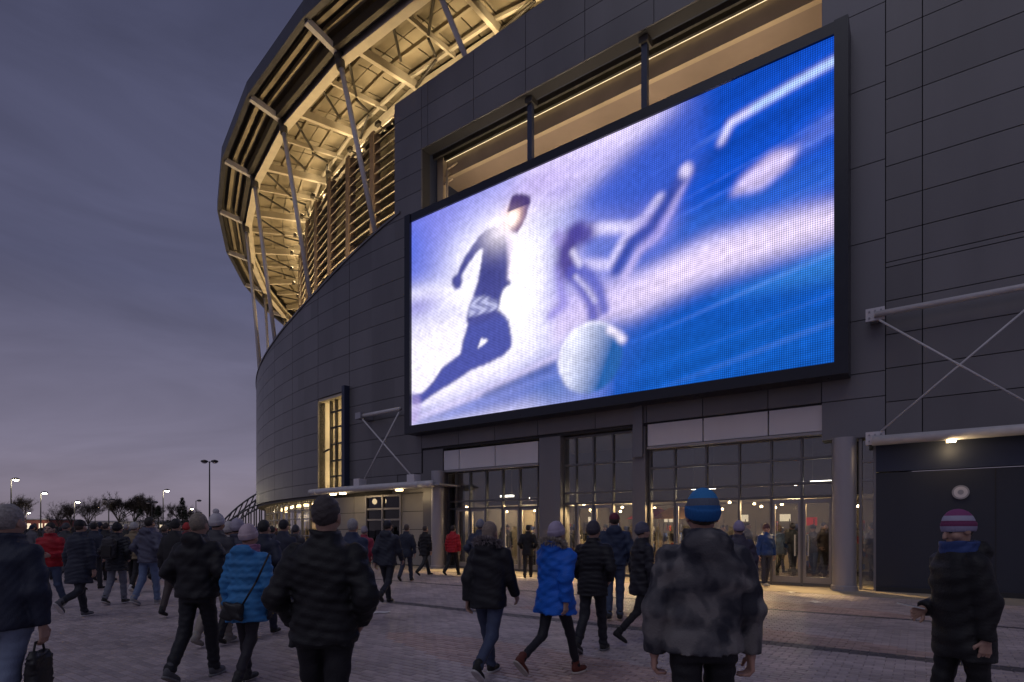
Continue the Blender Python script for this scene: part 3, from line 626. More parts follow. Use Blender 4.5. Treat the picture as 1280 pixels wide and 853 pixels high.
def blur(A, sg):
    if sg < .3: return A
    r = int(sg*3)+1; k = np.exp(-.5*(np.arange(-r, r+1)/sg)**2); k /= k.sum()
    A = np.pad(A, r, mode='edge'); A = np.apply_along_axis(lambda x: np.convolve(x, k, 'valid'), 0, A); return np.apply_along_axis(lambda x: np.convolve(x, k, 'valid'), 1, A)
def spot(u, v, su, sv): return np.exp(-.5*(((U-u)/su)**2+((V-v)/sv)**2))
def lay(I, mask, col): return I*(1-mask[..., None]) + mask[..., None]*np.array(col)
def srgb(r, g_, b_): return [((c/255+.055)/1.055)**2.4 if c > 10 else c/255/12.92 for c in (r, g_, b_)]
I = np.zeros(U.shape+(3,)) + np.array(srgb(18, 78, 198))
I = lay(I, np.clip(1.25-V*1.9, 0, 1)*np.clip((U-.35)*3, 0, 1)*.75, srgb(20, 92, 184))
I = lay(I, np.clip((.62-U)*3.2, 0, 1)*np.clip((V-.45)*2.2, 0, 1), srgb(128, 132, 232))
I = lay(I, np.clip(1-U/.12, 0, 1)*spot(0, .85, .1, .13), srgb(92, 112, 226))
I = lay(I, np.clip((.60-U)*3.5, 0, 1)*np.clip((.75-V)*2.2, 0, 1)*.94, srgb(220, 214, 246))
I = lay(I, np.clip(1.1*spot(.34, .55, .115, .25), 0, 1), srgb(250, 246, 255))
I = lay(I, .9*spot(.08, .32, .12, .18), srgb(244, 238, 252)); I = lay(I, .85*spot(.22, .72, .07, .10), srgb(244, 240, 255))
I = lay(I, .85*blur(poly(TR['glowL']), 4), srgb(246, 242, 255))
I = lay(I, .5*spot(.03, .58, .06, .04), srgb(130, 120, 214))
I = lay(I, .92*blur(poly(TR['sD']), 7), srgb(226, 212, 248)); I = lay(I, .55*spot(.40, .93, .09, .05), srgb(170, 150, 228))
I = lay(I, .4*spot(.55, .93, .05, .03), srgb(170, 160, 232)); I = lay(I, .4*spot(.47, .86, .04, .025), srgb(150, 140, 226))
I = lay(I, .93*blur(poly(TR['sC']), 4), srgb(226, 208, 240))
I = lay(I, .45*blur(poly(TR['lightband']), 3), srgb(70, 150, 226))
I = lay(I, .92*blur(poly(TR['sB']), 1.6), srgb(214, 196, 238)); I = lay(I, .4*blur(stroke([(.948, .70), (1.02, .76)], .02), 3), srgb(150, 160, 235))
I = lay(I, .9*blur(stroke(TR['sA'], .012), 1.0), srgb(214, 208, 246)); I = lay(I, .5*blur(stroke(TR['sA'][:3], .008), 1), srgb(80, 190, 240))
I = lay(I, .3*blur(stroke([(.62, .53), (1.0, .60)], .03), 5), srgb(90, 140, 230))
# turf streaks bottom left
I = lay(I, .85*blur(poly(TR['low']), 4), srgb(70, 96, 190)); I = lay(I, .8*blur(stroke([(.0, .03), (.23, .10), (.46, .20)], .012), 1.6), srgb(226, 214, 250)); I = lay(I, .5*blur(stroke([(.12, .02), (.47, .13)], .010), 1.6), srgb(150, 160, 235))
I = lay(I, .6*blur(stroke([(.25, .095), (.45, .165)], .012), 1.4), srgb(36, 70, 150)); I = lay(I, .6*spot(.45, .06, .05, .05), srgb(40, 100, 190))
# motion streaks, all drawn along the run
q1 = V-.42*(U-.5); sn = np.interp(q1.ravel()*60, np.arange(-40, 110), np.random.default_rng(4).normal(size=150)).reshape(U.shape); sn = blur(sn, 1.2)*np.clip((U-.30)*2.2, .15, 1); I = I*(1+.13*sn)[..., None]
I = lay(I, np.clip(.22*sn-.12, 0, .35)*np.clip((U-.55)*3, 0, 1), srgb(150, 180, 240))
# second player
I = lay(I, .75*spot(.57, .57, .06, .13), srgb(140, 142, 226)); I = lay(I, .6*spot(.475, .5, .04, .14), srgb(160, 156, 232))
I = lay(I, .85*blur(poly(TR['wedge']), 5), srgb(58, 92, 204)); I = lay(I, .8*blur(poly(TR['inner']), 2.2), srgb(96, 118, 212)); I = lay(I, .6*spot(.66, .53, .03, .035), srgb(70, 100, 206))
I = lay(I, .8*blur(stroke(TR['b_pale'], .022), .8), srgb(222, 214, 250)); I = lay(I, .75*blur(stroke(TR['b_pale2'], .02), .8), srgb(216, 208, 248)); I = lay(I, .7*blur(stroke(TR['b_edge'], .016), 1.2), srgb(206, 190, 240))
I = lay(I, .8*spot(.68, .60, .03, .05), srgb(160, 150, 230))
I = lay(I, .92*blur(stroke(TR['b_limb'], .022), 1.0), srgb(52, 72, 168)); I = lay(I, .85*blur(stroke(TR['b_arm'], .018), 1.5), srgb(150, 140, 226))
I = lay(I, .92*blur(stroke(TR['b_body'], .044), .9), srgb(70, 56, 142)); I = lay(I, .9*blur(stroke(TR['b_leg0'], .026), .9), srgb(92, 92, 190)); I = lay(I, .88*blur(stroke(TR['b_leg'], .022), .9), srgb(92, 98, 196)); I = lay(I, .5*blur(stroke([(.503, .50), (.531, .44), (.552, .38)], .009), .8), srgb(238, 232, 255))
I = lay(I, .95*blur(stroke([(.515, .668), (.53, .655)], .040), 1.0), srgb(78, 70, 158)); I = lay(I, .75*blur(stroke([(.459, .68), (.463, .67)], .03), 1.3), srgb(160, 144, 220))
I = lay(I, .7*blur(stroke([(.497, .60), (.515, .54)], .012), 1), srgb(232, 226, 252)); I = lay(I, .9*blur(stroke([(.747, .752), (.747, .76)], .02), .8), srgb(220, 210, 246))
# ball
bd = np.hypot((U-.538)*ASP, V-.165)/.138; bm = blur((bd < 1).astype(float), .8)
lit = np.clip(.5-((U-.538)*ASP*.85-(V-.165)*.35)/.15, 0, 1)[..., None]
ballc = np.array(srgb(44, 104, 182))*(1-lit)+np.array(srgb(226, 228, 250))*lit
seam = (.5+.5*np.sin(U*52+1.4*np.sin(V*30)))*(.5+.5*np.sin(V*40+U*20)); ballc = ballc*(.86+.14*seam[..., None])
I = I*(1-bm[..., None])+ballc*bm[..., None]
I = lay(I, .9*blur(np.clip(1-np.abs(bd-.98)/.05, 0, 1)*(((V-.165)-(U-.538)*ASP*.3) > 0), .8), srgb(244, 240, 255)); I = lay(I, .85*blur(stroke(TR['rim'], .014), .9), srgb(236, 226, 246))
# runner
I = lay(I, .96*blur(poly(TR['torso']), .9), srgb(62, 66, 148)); I = lay(I, .5*spot(.27, .66, .035, .1)*poly(TR['torso']), srgb(44, 48, 120)); I = lay(I, .45*blur(poly(TR['torso'])*(V < .42), 2)*poly(TR['torso']), srgb(78, 92, 186))
I = lay(I, .6*blur(poly(TR['foot']), 1.6), srgb(180, 160, 220))
I = lay(I, .97*blur(poly(TR['gap']), .6), srgb(244, 240, 255))
zig = (.5+.5*np.sin(U*170+3*np.sin(V*90)))
I = lay(I, .8*blur(poly(TR['band']), .8)*(.35+.65*zig), srgb(206, 208, 246))
I = lay(I, .8*spot(.31, .80, .045, .06), srgb(255, 244, 252)); I = lay(I, .95*blur(poly(TR['head']), .7), srgb(84, 62, 130))
I = lay(I, .9*blur(stroke([(.325, .76), (.328, .70), (.330, .64), (.328, .58)], .012), 1.2), srgb(246, 232, 255))
I = lay(I, np.clip(1.25*spot(.338, .835, .017, .033), 0, 1), srgb(255, 206, 190)); I = lay(I, np.clip(1.2*spot(.333, .825, .011, .022), 0, 1), srgb(255, 250, 246)); I = lay(I, .85*blur(poly(TR['head']), .8)*(V > .862), srgb(70, 54, 116))
I = np.clip(I*(1+.10*(blur(RNG.normal(size=U.shape), .7)*1.2)[..., None]), 0, 1)
lum = (I@np.array([.25, .6, .15]))[..., None]; I = I*(.95+.24*np.clip((lum-.25)/.6, 0, 1)**1.5)
verts = []; o_ = .58
A = np.array(F(S1+.02, o_, SZ0-.02)); B = np.array(F(S0-.02, o_, SZ0-.02)); L0 = np.array(wloc(scr))
VV = A[None, None] + (B-A)[None, None]*U[..., None] + np.array([0, 0, SZ1-SZ0+.04])[None, None]*V[..., None] - L0
idx = np.arange((NU+1)*(NV+1)).reshape(NU+1, NV+1)
FFc = np.stack([idx[:-1, :-1], idx[1:, :-1], idx[1:, 1:], idx[:-1, 1:]], -1).reshape(-1, 4)
me = bpy.data.meshes.new('display'); me.from_pydata(VV.reshape(-1, 3).tolist(), [], FFc.tolist())
ca = me.color_attributes.new('picture', 'FLOAT_COLOR', 'POINT'); ca.data.foreach_set('color', np.concatenate([I.reshape(-1, 3), np.ones((I.shape[0]*I.shape[1], 1))], 1).astype(np.float32).ravel())
uvl = me.uv_layers.new(name='led'); li = np.empty(len(me.loops), np.int32); me.loops.foreach_get('vertex_index', li)
UVv = np.stack([U.ravel(), V.ravel()], 1)[li]; uvl.data.foreach_set('uv', UVv.astype(np.float32).ravel())
m = bpy.data.materials.new('led_display'); m.use_nodes = True; n = m.node_tree.nodes; l = m.node_tree.links; n.clear()
out = n.new('ShaderNodeOutputMaterial'); em = n.new('ShaderNodeEmission'); at = n.new('ShaderNodeVertexColor'); at.layer_name = 'picture'
uvn = n.new('ShaderNodeUVMap'); uvn.uv_map = 'led'; sp = n.new('ShaderNodeSeparateXYZ'); l.new(uvn.outputs['UV'], sp.inputs[0])
def ledwave(sock, cnt):
    a = n.new('ShaderNodeMath'); a.operation = 'MULTIPLY'; a.inputs[1].default_value = cnt*2*math.pi; l.new(sock, a.inputs[0])
    c_ = n.new('ShaderNodeMath'); c_.operation = 'COSINE'; l.new(a.outputs[0], c_.inputs[0])
    r_ = n.new('ShaderNodeMapRange'); r_.inputs['From Min'].default_value = -1; r_.inputs['To Min'].default_value = 1.0; r_.inputs['To Max'].default_value = .55; l.new(c_.outputs[0], r_.inputs['Value']); return r_.outputs['Result']
mm = n.new('ShaderNodeMath'); mm.operation = 'MULTIPLY'; l.new(ledwave(sp.outputs['X'], 266), mm.inputs[0]); l.new(ledwave(sp.outputs['Y'], 146), mm.inputs[1])
m3 = n.new('ShaderNodeMath'); m3.operation = 'MULTIPLY'; m3.inputs[1].default_value = 1.6; l.new(mm.outputs[0], m3.inputs[0])
l.new(at.outputs['Color'], em.inputs['Color']); l.new(m3.outputs[0], em.inputs['Strength']); l.new(em.outputs[0], out.inputs['Surface'])
link('display', me, m, scr)
# ------------------------------------------------------------------ signed-distance figures -> one smooth surface each
def surface(fn, lo, hi, h):
    """Naive surface nets over fn(points)->distance."""
    lo = np.array(lo, float); hi = np.array(hi, float)
    nx, ny, nz = [int(math.ceil(q)) + 1 for q in (hi-lo)/h]
    ax = [lo[i]+h*np.arange(n_) for i, n_ in enumerate((nx, ny, nz))]
    G = np.stack(np.meshgrid(*ax, indexing='ij'), -1).reshape(-1, 3)
    f = fn(G).reshape(nx, ny, nz)
    f[0] = f[-1] = 1; f[:, 0] = f[:, -1] = 1; f[:, :, 0] = f[:, :, -1] = 1
    s = f < 0
    c = [s[i:nx-1+i, j:ny-1+j, k:nz-1+k] for i in (0, 1) for j in (0, 1) for k in (0, 1)]
    cnt = sum(q.astype(np.int8) for q in c); act = (cnt > 0) & (cnt < 8)
    I_, J_, K_ = np.nonzero(act); vid = -np.ones(act.shape, np.int64); vid[I_, J_, K_] = np.arange(len(I_))
    corn = [(i, j, k) for i in (0, 1) for j in (0, 1) for k in (0, 1)]
    fv = [f[I_+i, J_+j, K_+k] for i, j, k in corn]
    acc = np.zeros((len(I_), 3)); num = np.zeros(len(I_))
    for a in range(8):
        for b_ in range(a+1, 8):
            if sum(abs(p-q) for p, q in zip(corn[a], corn[b_])) != 1: continue
            x = (fv[a] < 0) != (fv[b_] < 0); t = np.where(x, fv[a]/np.where(x, fv[a]-fv[b_], 1), 0)
            P = np.array(corn[a], float)[None]+t[:, None]*(np.array(corn[b_], float)-np.array(corn[a], float))[None]
            acc += P*x[:, None]; num += x
    Vt = lo + h*(np.stack([I_, J_, K_], -1) + acc/np.maximum(num, 1)[:, None])
    Q = []
    for axn in range(3):
        sl0 = [slice(1, -1)]*3; sl0[axn] = slice(0, -1); sl1 = [slice(1, -1)]*3; sl1[axn] = slice(1, None)
        A = s[tuple(sl0)]; B_ = s[tuple(sl1)]; d = np.nonzero(A != B_)
        base = [d[0], d[1], d[2]]
        for q in range(3):
            if q != axn: base[q] = base[q]+1
        o1, o2 = [q for q in range(3) if q != axn]
        def vi(da, db):
            p = [base[0].copy(), base[1].copy(), base[2].copy()]; p[o1] = p[o1]+da; p[o2] = p[o2]+db; return vid[p[0], p[1], p[2]]
        q4 = np.stack([vi(-1, -1), vi(0, -1), vi(0, 0), vi(-1, 0)], -1)
        flip = A[d] if axn != 1 else ~A[d]
        q4 = np.where(flip[:, None], q4, q4[:, ::-1]); Q.append(q4)
    return Vt, np.concatenate(Q)
def smin(a, b_, k):
    h = np.clip(.5+.5*(b_-a)/k, 0, 1); return b_*(1-h)+a*h-k*h*(1-h)
def cap(p, a, b_, ra, rb):
    a = np.asarray(a, float); d = np.asarray(b_, float)-a; q = p-a; t = np.clip(q@d/max(1e-9, d@d), 0, 1)
    return np.linalg.norm(q-t[:, None]*d, axis=1)-(ra+(rb-ra)*t)
def ell(p, c, r):
    q = (p-np.asarray(c))/np.asarray(r); k0 = np.linalg.norm(q, axis=1); k1 = np.linalg.norm(q/np.asarray(r), axis=1)
    return k0*(k0-1)/np.maximum(k1, 1e-6)
def prof(p, zs, a, b_, lean=0., z0=.95, cy=None):
    z = p[:, 2]; A = np.interp(z, zs, a); B_ = np.interp(z, zs, b_); y = p[:, 1]-lean*(z-z0)
    if cy is not None: y = y-np.interp(z, zs, cy)
    n4 = ((np.abs(p[:, 0])/A)**2.4+(np.abs(y)/B_)**2.4)**(1/2.4)
    return (n4-1)*np.minimum(A, B_)
def wrink(p, seed, amp, f=1.0):
    r = np.random.default_rng(seed); w = 0
    for k in range(5):
        d = r.normal(size=3)*(14, 14, 34)*f*(1+.5*k); w = w+np.sin(p@d+r.uniform(0, 6.3)+1.3*np.sin(p@r.normal(size=3)*9))/(1+.6*k)
    return amp*w/1.6
def rx(a): c, s = math.cos(a), math.sin(a); return np.array([[1, 0, 0], [0, c, -s], [0, s, c]])
def rz_(a): c, s = math.cos(a), math.sin(a); return np.array([[c, -s, 0], [s, c, 0], [0, 0, 1]])
def bounds(pts, pad): P = np.array(pts, float); return P.min(0)-pad, P.max(0)+pad

def pose(stride=.35, side=1, arms='swing', lean=.04, kr=.5):
    """Joint positions for a figure 1.75 m tall facing +Y; side=+1 puts the right leg forward."""
    J = {}
    for sgn in (1, -1):
        fwd = (sgn == side); th = stride*(1.0 if fwd else -.75); sh = th-(.10 if fwd else kr*min(1, stride/.3)+.05)
        hip = np.array([.088*sgn, 0, 0]); knee = hip+.43*np.array([.0, math.sin(th), -math.cos(th)]); ank = knee+.42*np.array([0, math.sin(sh), -math.cos(sh)])
        pitch = 0 if fwd else max(0, -sh)*.75
        J['leg', sgn] = [hip, knee, ank, pitch*1.0]
    low = min(J['leg', s_][2][2]-.085-.16*max(0, math.sin(J['leg', s_][3])) for s_ in (1, -1))
    for s_ in (1, -1):
        for k in range(3): J['leg', s_][k] = J['leg', s_][k]+np.array([0, 0, -low])
    J['dz'] = -low-.905
    for sgn in (1, -1):
        S = np.array([.178*sgn, lean*.5, 1.395]); sw = -stride*(1 if sgn == side else -1)
        if arms == 'swing':
            el = S+.285*np.array([.16*sgn, math.sin(sw*.9-.08), -math.cos(sw*.9)]); wr = el+.25*np.array([.02*sgn, math.sin(sw*.9+.35), -math.cos(sw*.9+.35)])
        elif arms == 'pocket':
            el = S+.285*np.array([.36*sgn, -.30, -.88]); wr = el+.23*np.array([-.28*sgn, .55, -.68])
        elif arms == 'hold':
            el = S+.285*np.array([.18*sgn, -.02, -.97]); wr = el+.25*np.array([-.45*sgn, .86, -.05])
        elif arms == 'down':
            el = S+.285*np.array([.24*sgn, -.07, -.97]); wr = el+.25*np.array([.05*sgn, .12, -.99])
        elif arms == 'out':
            el = S+.285*np.array([.42*sgn, -.12, -.88]); wr = el+.25*np.array([.12*sgn, .12, -.98])
        elif arms == 'phone':
            if sgn == 1: el = S+.285*np.array([.12*sgn, -.28, -.95]); wr = el+.25*np.array([-.2*sgn, .90, -.36])
            else: el = S+.285*np.array([.15*sgn, -.16, -.97]); wr = el+.25*np.array([.0, .06, -.99])
        el = S+(el-S)/np.linalg.norm(el-S)*.285; J['arm', sgn] = [S, el, wr]
    J['lean'] = lean
    return J
def raw(name, V_, Q, m, parent, smooth=True):
    me = bpy.data.meshes.new(name); me.vertices.add(len(V_)); me.vertices.foreach_set('co', np.asarray(V_, np.float32).ravel())
    me.loops.add(len(Q)*4); me.loops.foreach_set('vertex_index', np.asarray(Q, np.int32).ravel()); me.polygons.add(len(Q))
    me.polygons.foreach_set('loop_start', np.arange(0, len(Q)*4, 4, dtype=np.int32)); me.polygons.foreach_set('loop_total', np.full(len(Q), 4, np.int32)); me.update(calc_edges=True); me.validate()
    if smooth: me.shade_smooth()
    return link(name, me, m, parent)
def head_space(p, hc, yaw, pitch): return (p-hc)@(rz_(yaw)@rx(pitch))
def head_sdf(q):
    d = smin(ell(q, (0, -.008, .025), (.076, .097, .103)), ell(q, (0, .022, -.05), (.056, .070, .078)), .03)
    d = smin(d, cap(q, (0, .095, .01), (0, .112, -.028), .009, .015), .012)
    d = smin(d, cap(q, (-.032, .083, .026), (.032, .083, .026), .012, .012), .015)
    for s_ in (1, -1):
        d = np.maximum(d, -ell(q, (.031*s_, .106, .008), (.016, .018, .011))*1.0) if True else d
        d = smin(d, ell(q, (.079*s_, -.002, -.008), (.011, .026, .034)), .008); d = smin(d, ell(q, (.045*s_, .055, -.03), (.025, .03, .03)), .02)
    d = smin(d, cap(q, (-.018, .086, -.064), (.018, .086, -.064), .009, .009), .008); return smin(d, ell(q, (0, .078, -.105), (.022, .018, .018)), .02)
def hand_sdf(p, wr, dirv, side, curl):
    w = dirv/np.linalg.norm(dirv); n_ = np.cross(w, (0, 1, 0)) if abs(w[1]) < .8 else np.array([1., 0, 0]); n_ = n_/np.linalg.norm(n_)*(-side if abs(w[1]) < .8 else -side)
    t = np.cross(n_, w); t = t/np.linalg.norm(t); t = t if t[1] > 0 or abs(w[1]) > .8 else -t      # thumb side
    c0 = wr; kn = wr+w*.085
    d = cap(p, c0-w*.05, c0+w*.01, .026, .027)
    for k in range(4): d = smin(d, cap(p, c0+w*.01+t*(.018-.012*k), kn+t*(.030-.020*k), .014, .0125), .014)
    for k, L_ in enumerate((.075, .085, .078, .060)):
        a = kn+t*(.030-.020*k); b_ = a+(w*math.cos(curl)+n_*math.sin(curl))*L_*.5; e_ = b_+(w*math.cos(curl*2.2)+n_*math.sin(curl*2.2))*L_*.5
        d = np.minimum(d, smin(cap(p, a, b_, .0105, .0095), cap(p, b_, e_, .0095, .008), .006))
    a = c0+w*.025+t*.03; b_ = a+(w*.6+t*.65+n_*.3)*.045; e_ = b_+(w*.9+t*.15+n_*.35)*.038
    return smin(d, smin(cap(p, a, b_, .013, .0115), cap(p, b_, e_, .011, .009), .006), .01)

def jacket_sdf(J, hem, puff, quilt, hood, seed, wide=1.0, collar=1.52, flare=0., wr_amp=.009):
    zs = [hem-.05, hem, .90, 1.0, 1.12, 1.26, 1.36, 1.43, 1.475, 1.51, 1.60]
    hips = .176+flare
    a = np.array([hips, hips, .174+flare*.5, .164, .164, .178, .184, .150, .104, .080, .079])*wide+puff*np.array([1, 1, 1, 1, 1, 1, 1, .8, .5, .35, .3])
    b_ = np.array([.138+flare*.7, .138+flare*.7, .135+flare*.3, .126, .124, .132, .130, .108, .090, .082, .080])*(.5+.5*wide)+puff*.9
    cy = np.array([0, 0, 0, 0, 0, .0, -.004, -.008, -.010, -.008, -.004])
    arms = [J['arm', s_] for s_ in (1, -1)]
    def fn(p):
        d = prof(p, zs, a, b_, J['lean'], .95, cy)
        d = np.maximum(d, hem-p[:, 2]); d = np.maximum(d, p[:, 2]-collar)
        for S, el, wr in arms:
            u = cap(p, S+np.array([0, 0, -.01]), el, .066+puff*.6, .055+puff*.6); w = (wr-el)/np.linalg.norm(wr-el)
            v = np.maximum(cap(p, el, wr+w*.03, .056+puff*.6, .042+puff*.35), (p-wr)@w)
            arm = smin(u, v, .03)
            if quilt: arm = arm-quilt*.8*(np.abs(np.sin((p-S)@((el-S)/.285)*math.pi/.075))-.6)
            d = smin(d, arm, .022)
        if hood:
            hd = ell(p, (0, -.115+J['lean']*.45, 1.475), (.125, .065, .085)); hd = np.maximum(hd, -ell(p, (0, -.07+J['lean']*.45, 1.53), (.075, .055, .07))); d = smin(d, hd, .03)
        if quilt: d = d-quilt*(np.abs(np.sin((p[:, 2]-hem)*math.pi/.085))-.6)*np.clip((1.46-p[:, 2])*12, 0, 1)
        return d+wrink(p, seed, wr_amp)
    pts = [(.28*wide, .18+abs(J['lean'])*.5, collar), (-.28*wide, -.22, hem)]+[q for ar in arms for q in ar]
    lo, hi = bounds(pts, .10+puff); lo[2] = max(lo[2], 0); return fn, lo, hi
def trouser_sdf(J, seed, slim, top=1.0):
    legs = [J['leg', s_] for s_ in (1, -1)]; dz = J['dz']
    def fn(p):
        d = prof(p, [.70, .80, .92, 1.05], [.15, .172, .168, .160], [.11, .125, .122, .115], 0)
        d = np.maximum(d, .80+dz-p[:, 2]); d = np.maximum(d, p[:, 2]-top)
        for hip, kn, an, pt in legs:
            h2 = hip+np.array([.004*np.sign(hip[0]), 0, -.03]); w = (an-kn)/np.linalg.norm(an-kn)
            leg = smin(cap(p, h2, kn, .092-slim, .068-slim), np.maximum(cap(p, kn, an+w*.06, .068-slim, .056-slim*.8), (p-an)@w-.015), .03)
            leg = leg+wrink(p, seed, .005)+.006*np.sin((p-an)@w*70+np.sin(p[:, 0]*40))*np.exp(-((p-an)@w+.06)**2/.004)
            d = smin(d, leg, .022)
        return d
    pts = [q for lg in legs for q in lg[:3]]+[(0, 0, top)]; lo, hi = bounds(pts, .16); lo[2] = max(lo[2], -.01); return fn, lo, hi
def foot_frame(J, s_):
    hip, kn, an, pt = J['leg', s_]; return an, rx(-pt)
def person(label, loc, facing, H=1.75, J=None, jacket=(.02, .02, .025), trousers=(.02, .022, .03), shoes=(.02, .02, .02), skin=(.42, .26, .20), hair=(.05, .035, .025), hat=None, hatcol=(.1, .1, .1),
           hem=.82, puff=.02, quilt=0., hood=False, fur=None, slim=.0, wide=1.0, flare=0., res=1.0, seed=1, yaw=0., pitch=0., sole=None, scarf=None, longhair=False, curl=.45, jmat=None, gloves=None, pom=None, group=None, headparts=True, collar=1.55, rough=.6):
    J = J or pose(); L = J['lean']; hc = np.array([0, L*.62+.005, 1.635])
    mkey = lambda c: '_'.join('%02d' % int(q*100) for q in c)
    cloth = lambda c, nm: mat(nm+'_'+'_'.join('%d' % int(q*1000) for q in c), c, rough=rough, var=.2, scale=9, bump=.35, bscale=90, spec=.35)
    # body: head, neck, hands and the limbs under the clothes
    def bodyfn(p):
        d = head_sdf(head_space(p, hc, yaw, pitch)); d = smin(d, cap(p, (0, L*.45-.012, 1.40), hc+np.array([0, -.01, -.06]), .054, .052), .03)
        return smin(d, ell(p, (0, L*.4, 1.33), (.14, .08, .12)), .04)
    hr = .0075*res
    parts_ = [surface(bodyfn, (-.17, -.16+L*.3, 1.30), (.17, .2+L*.7, 1.79), hr)]
    def under(p):
        d = prof(p, [.75, .9, 1.1, 1.3, 1.4], [.12, .135, .12, .14, .10], [.08, .09, .085, .09, .07], L); d = np.maximum(d, np.maximum(.8+J['dz']-p[:, 2], p[:, 2]-1.4))
        for s_ in (1, -1):
            hip, kn, an, pt = J['leg', s_]; d = smin(d, smin(cap(p, hip, kn, .066, .045), cap(p, kn, an, .045, .032), .02), .02)
            S, el, wr = J['arm', s_]; d = smin(d, smin(cap(p, S, el, .04, .034), cap(p, el, wr, .034, .026), .02), .02)
        return d
    lo, hi = bounds([q for s_ in (1, -1) for q in J['leg', s_][:3]+J['arm', s_]], .12); parts_.append(surface(under, lo, np.maximum(hi, (0, 0, 1.45)), .026*max(1, res*.8)))
    hm = .0052*res if res < 1.8 else .011
    if not gloves:
        for s_ in (1, -1):
            S, el, wr = J['arm', s_]; w = wr-el; lo, hi = bounds([wr-w*.2, wr+w/np.linalg.norm(w)*.18], .075); parts_.append(surface(lambda p: hand_sdf(p, wr, w, s_, curl), lo, hi, hm))
    off = 0; VV_ = []; QQ = []
    for v_, q_ in parts_: VV_.append(v_); QQ.append(q_+off); off += len(v_)
    body = raw('person', np.concatenate(VV_), np.concatenate(QQ), mat('skin_'+'_'.join('%d' % int(q*1000) for q in skin), skin, rough=.5, var=.12, scale=14), None)
    body.location = loc; body.rotation_euler = (0, 0, facing); k = H/1.75; body.scale = (k, k, k); tag(body, label, 'person', group)
    fn, lo, hi = jacket_sdf(J, hem+J['dz']*.4, puff, quilt, hood, seed, wide, collar, flare); v_, q_ = surface(fn, lo, hi, .0135*res); jk = raw('jacket', v_, q_, jmat or cloth(jacket, 'jacket'), body)
    fn, lo, hi = trouser_sdf(J, seed+5, slim, max(hem+.08, 1.0)); v_, q_ = surface(fn, lo, hi, .0135*res); raw('trousers', v_, q_, cloth(trousers, 'trousers'), body)
    for s_ in (1, -1):
        an, M_ = foot_frame(J, s_)
        def sf(p, dz=0.):
            q = (p-an)@M_; d = smin(ell(q, (0, .085, -.048), (.046, .115, .042)), ell(q, (0, -.012, -.03), (.040, .062, .062)), .03); d = smin(d, cap(q, (0, -.005, -.03), (0, -.012, .045), .044, .046), .02); return np.maximum(d, -q[:, 2]-.070)
        lo, hi = bounds([an+M_@np.array(q) for q in ((0, -.08, -.09), (0, .21, -.09), (0, 0, .1))], .06); v_, q_ = surface(sf, lo, hi, .009*max(res, 1)); sh = raw('shoe', v_, q_, cloth(shoes, 'shoe'), body)
        if sole:
            def so(p):
                q = (p-an)@M_; d = smin(ell(q*np.array([1, 1, .3]), (0, .09, -.02), (.049, .116, .06)), ell(q*np.array([1, 1, .3]), (0, -.015, -.02), (.043, .066, .06)), .03); return np.maximum(d, np.abs(q[:, 2]+.076)-.012)
            v_, q_ = surface(so, lo, hi, .008*max(res, 1)); raw('sole', v_, q_, cloth(sole, 'sole'), sh)
    hs = lambda p: head_space(p, hc, yaw, pitch)
    hlo, hhi = hc-np.array([.17, .2, .24]), hc+np.array([.17, .19, .22])
    if gloves:
        for s_ in (1, -1):
            S, el, wr = J['arm', s_]; w = wr-el; lo, hi = bounds([wr-w*.2, wr+w/np.linalg.norm(w)*.18], .08); v_, q_ = surface(lambda p: hand_sdf(p, wr, w, s_, curl)-.005, lo, hi, hm*1.1); raw('glove', v_, q_, cloth(gloves, 'glove'), body)
    if hat in ('beanie', 'pompom'):
        rot = R(-14)
        def bf(p):
            q = hs(p); z_ = q[:, 2]*math.cos(rot)+q[:, 1]*math.sin(rot); d = ell(q, (0, -.012, .035), (.089, .109, .116)); an_ = np.arctan2(q[:, 0], q[:, 1])
            d = np.maximum(d, .0-z_-.012); cuff = np.maximum(ell(q, (0, -.012, .03), (.0955, .1155, .118)), np.abs(z_-.018)-.032); return np.minimum(d, cuff)+.0018*np.sin(an_*34)
        v_, q_ = surface(bf, hlo, hhi, .007*res); ht = raw('beanie', v_, q_, cloth(hatcol, 'knit'), body)
        if hat == 'pompom':
            v_, q_ = surface(lambda p: ell(hs(p), (0, -.03, .165), (.04, .04, .038))+wrink(p, 3, .006, 5), hlo, hhi+.08, .008*res); raw('pompom', v_, q_, cloth(pom or hatcol, 'knit'), ht)
    elif hat == 'cap':
        def cf(p):
            q = hs(p); d = np.maximum(ell(q, (0, -.010, .03), (.086, .106, .108)), .012-q[:, 2]); vis_ = np.maximum(ell(q, (0, .105, .028), (.075, .085, .012)), -.0-q[:, 1]+.04); return smin(d, vis_, .01)
        v_, q_ = surface(cf, hlo, hhi, .007*res); raw('cap', v_, q_, cloth(hatcol, 'cap'), body)
    if hat != 'hood' and hair is not None:
        def hf(p):
            q = hs(p); d = ell(q, (0, -.014, .030), (.084, .102, .108))+wrink(p, seed+9, .0025, 3); cut = np.maximum(-(q[:, 2]*.75-q[:, 1]*.66+.020), -(q[:, 2]+.085)); d = np.maximum(d, cut)
            if hat: d = np.maximum(d, q[:, 2]-.03)
            if longhair: d = smin(d, np.maximum(ell(q, (0, -.075, -.11), (.085, .045, .14)), -q[:, 2]-.2), .02)
            return d
        v_, q_ = surface(hf, hlo-np.array([0, .03, .04]), hhi, .0075*res); raw('hair', v_, q_, mat('hair_'+'_'.join('%d' % int(q*1000) for q in hair), hair, rough=.6, var=.35, scale=60, bump=.8, bscale=160), body)
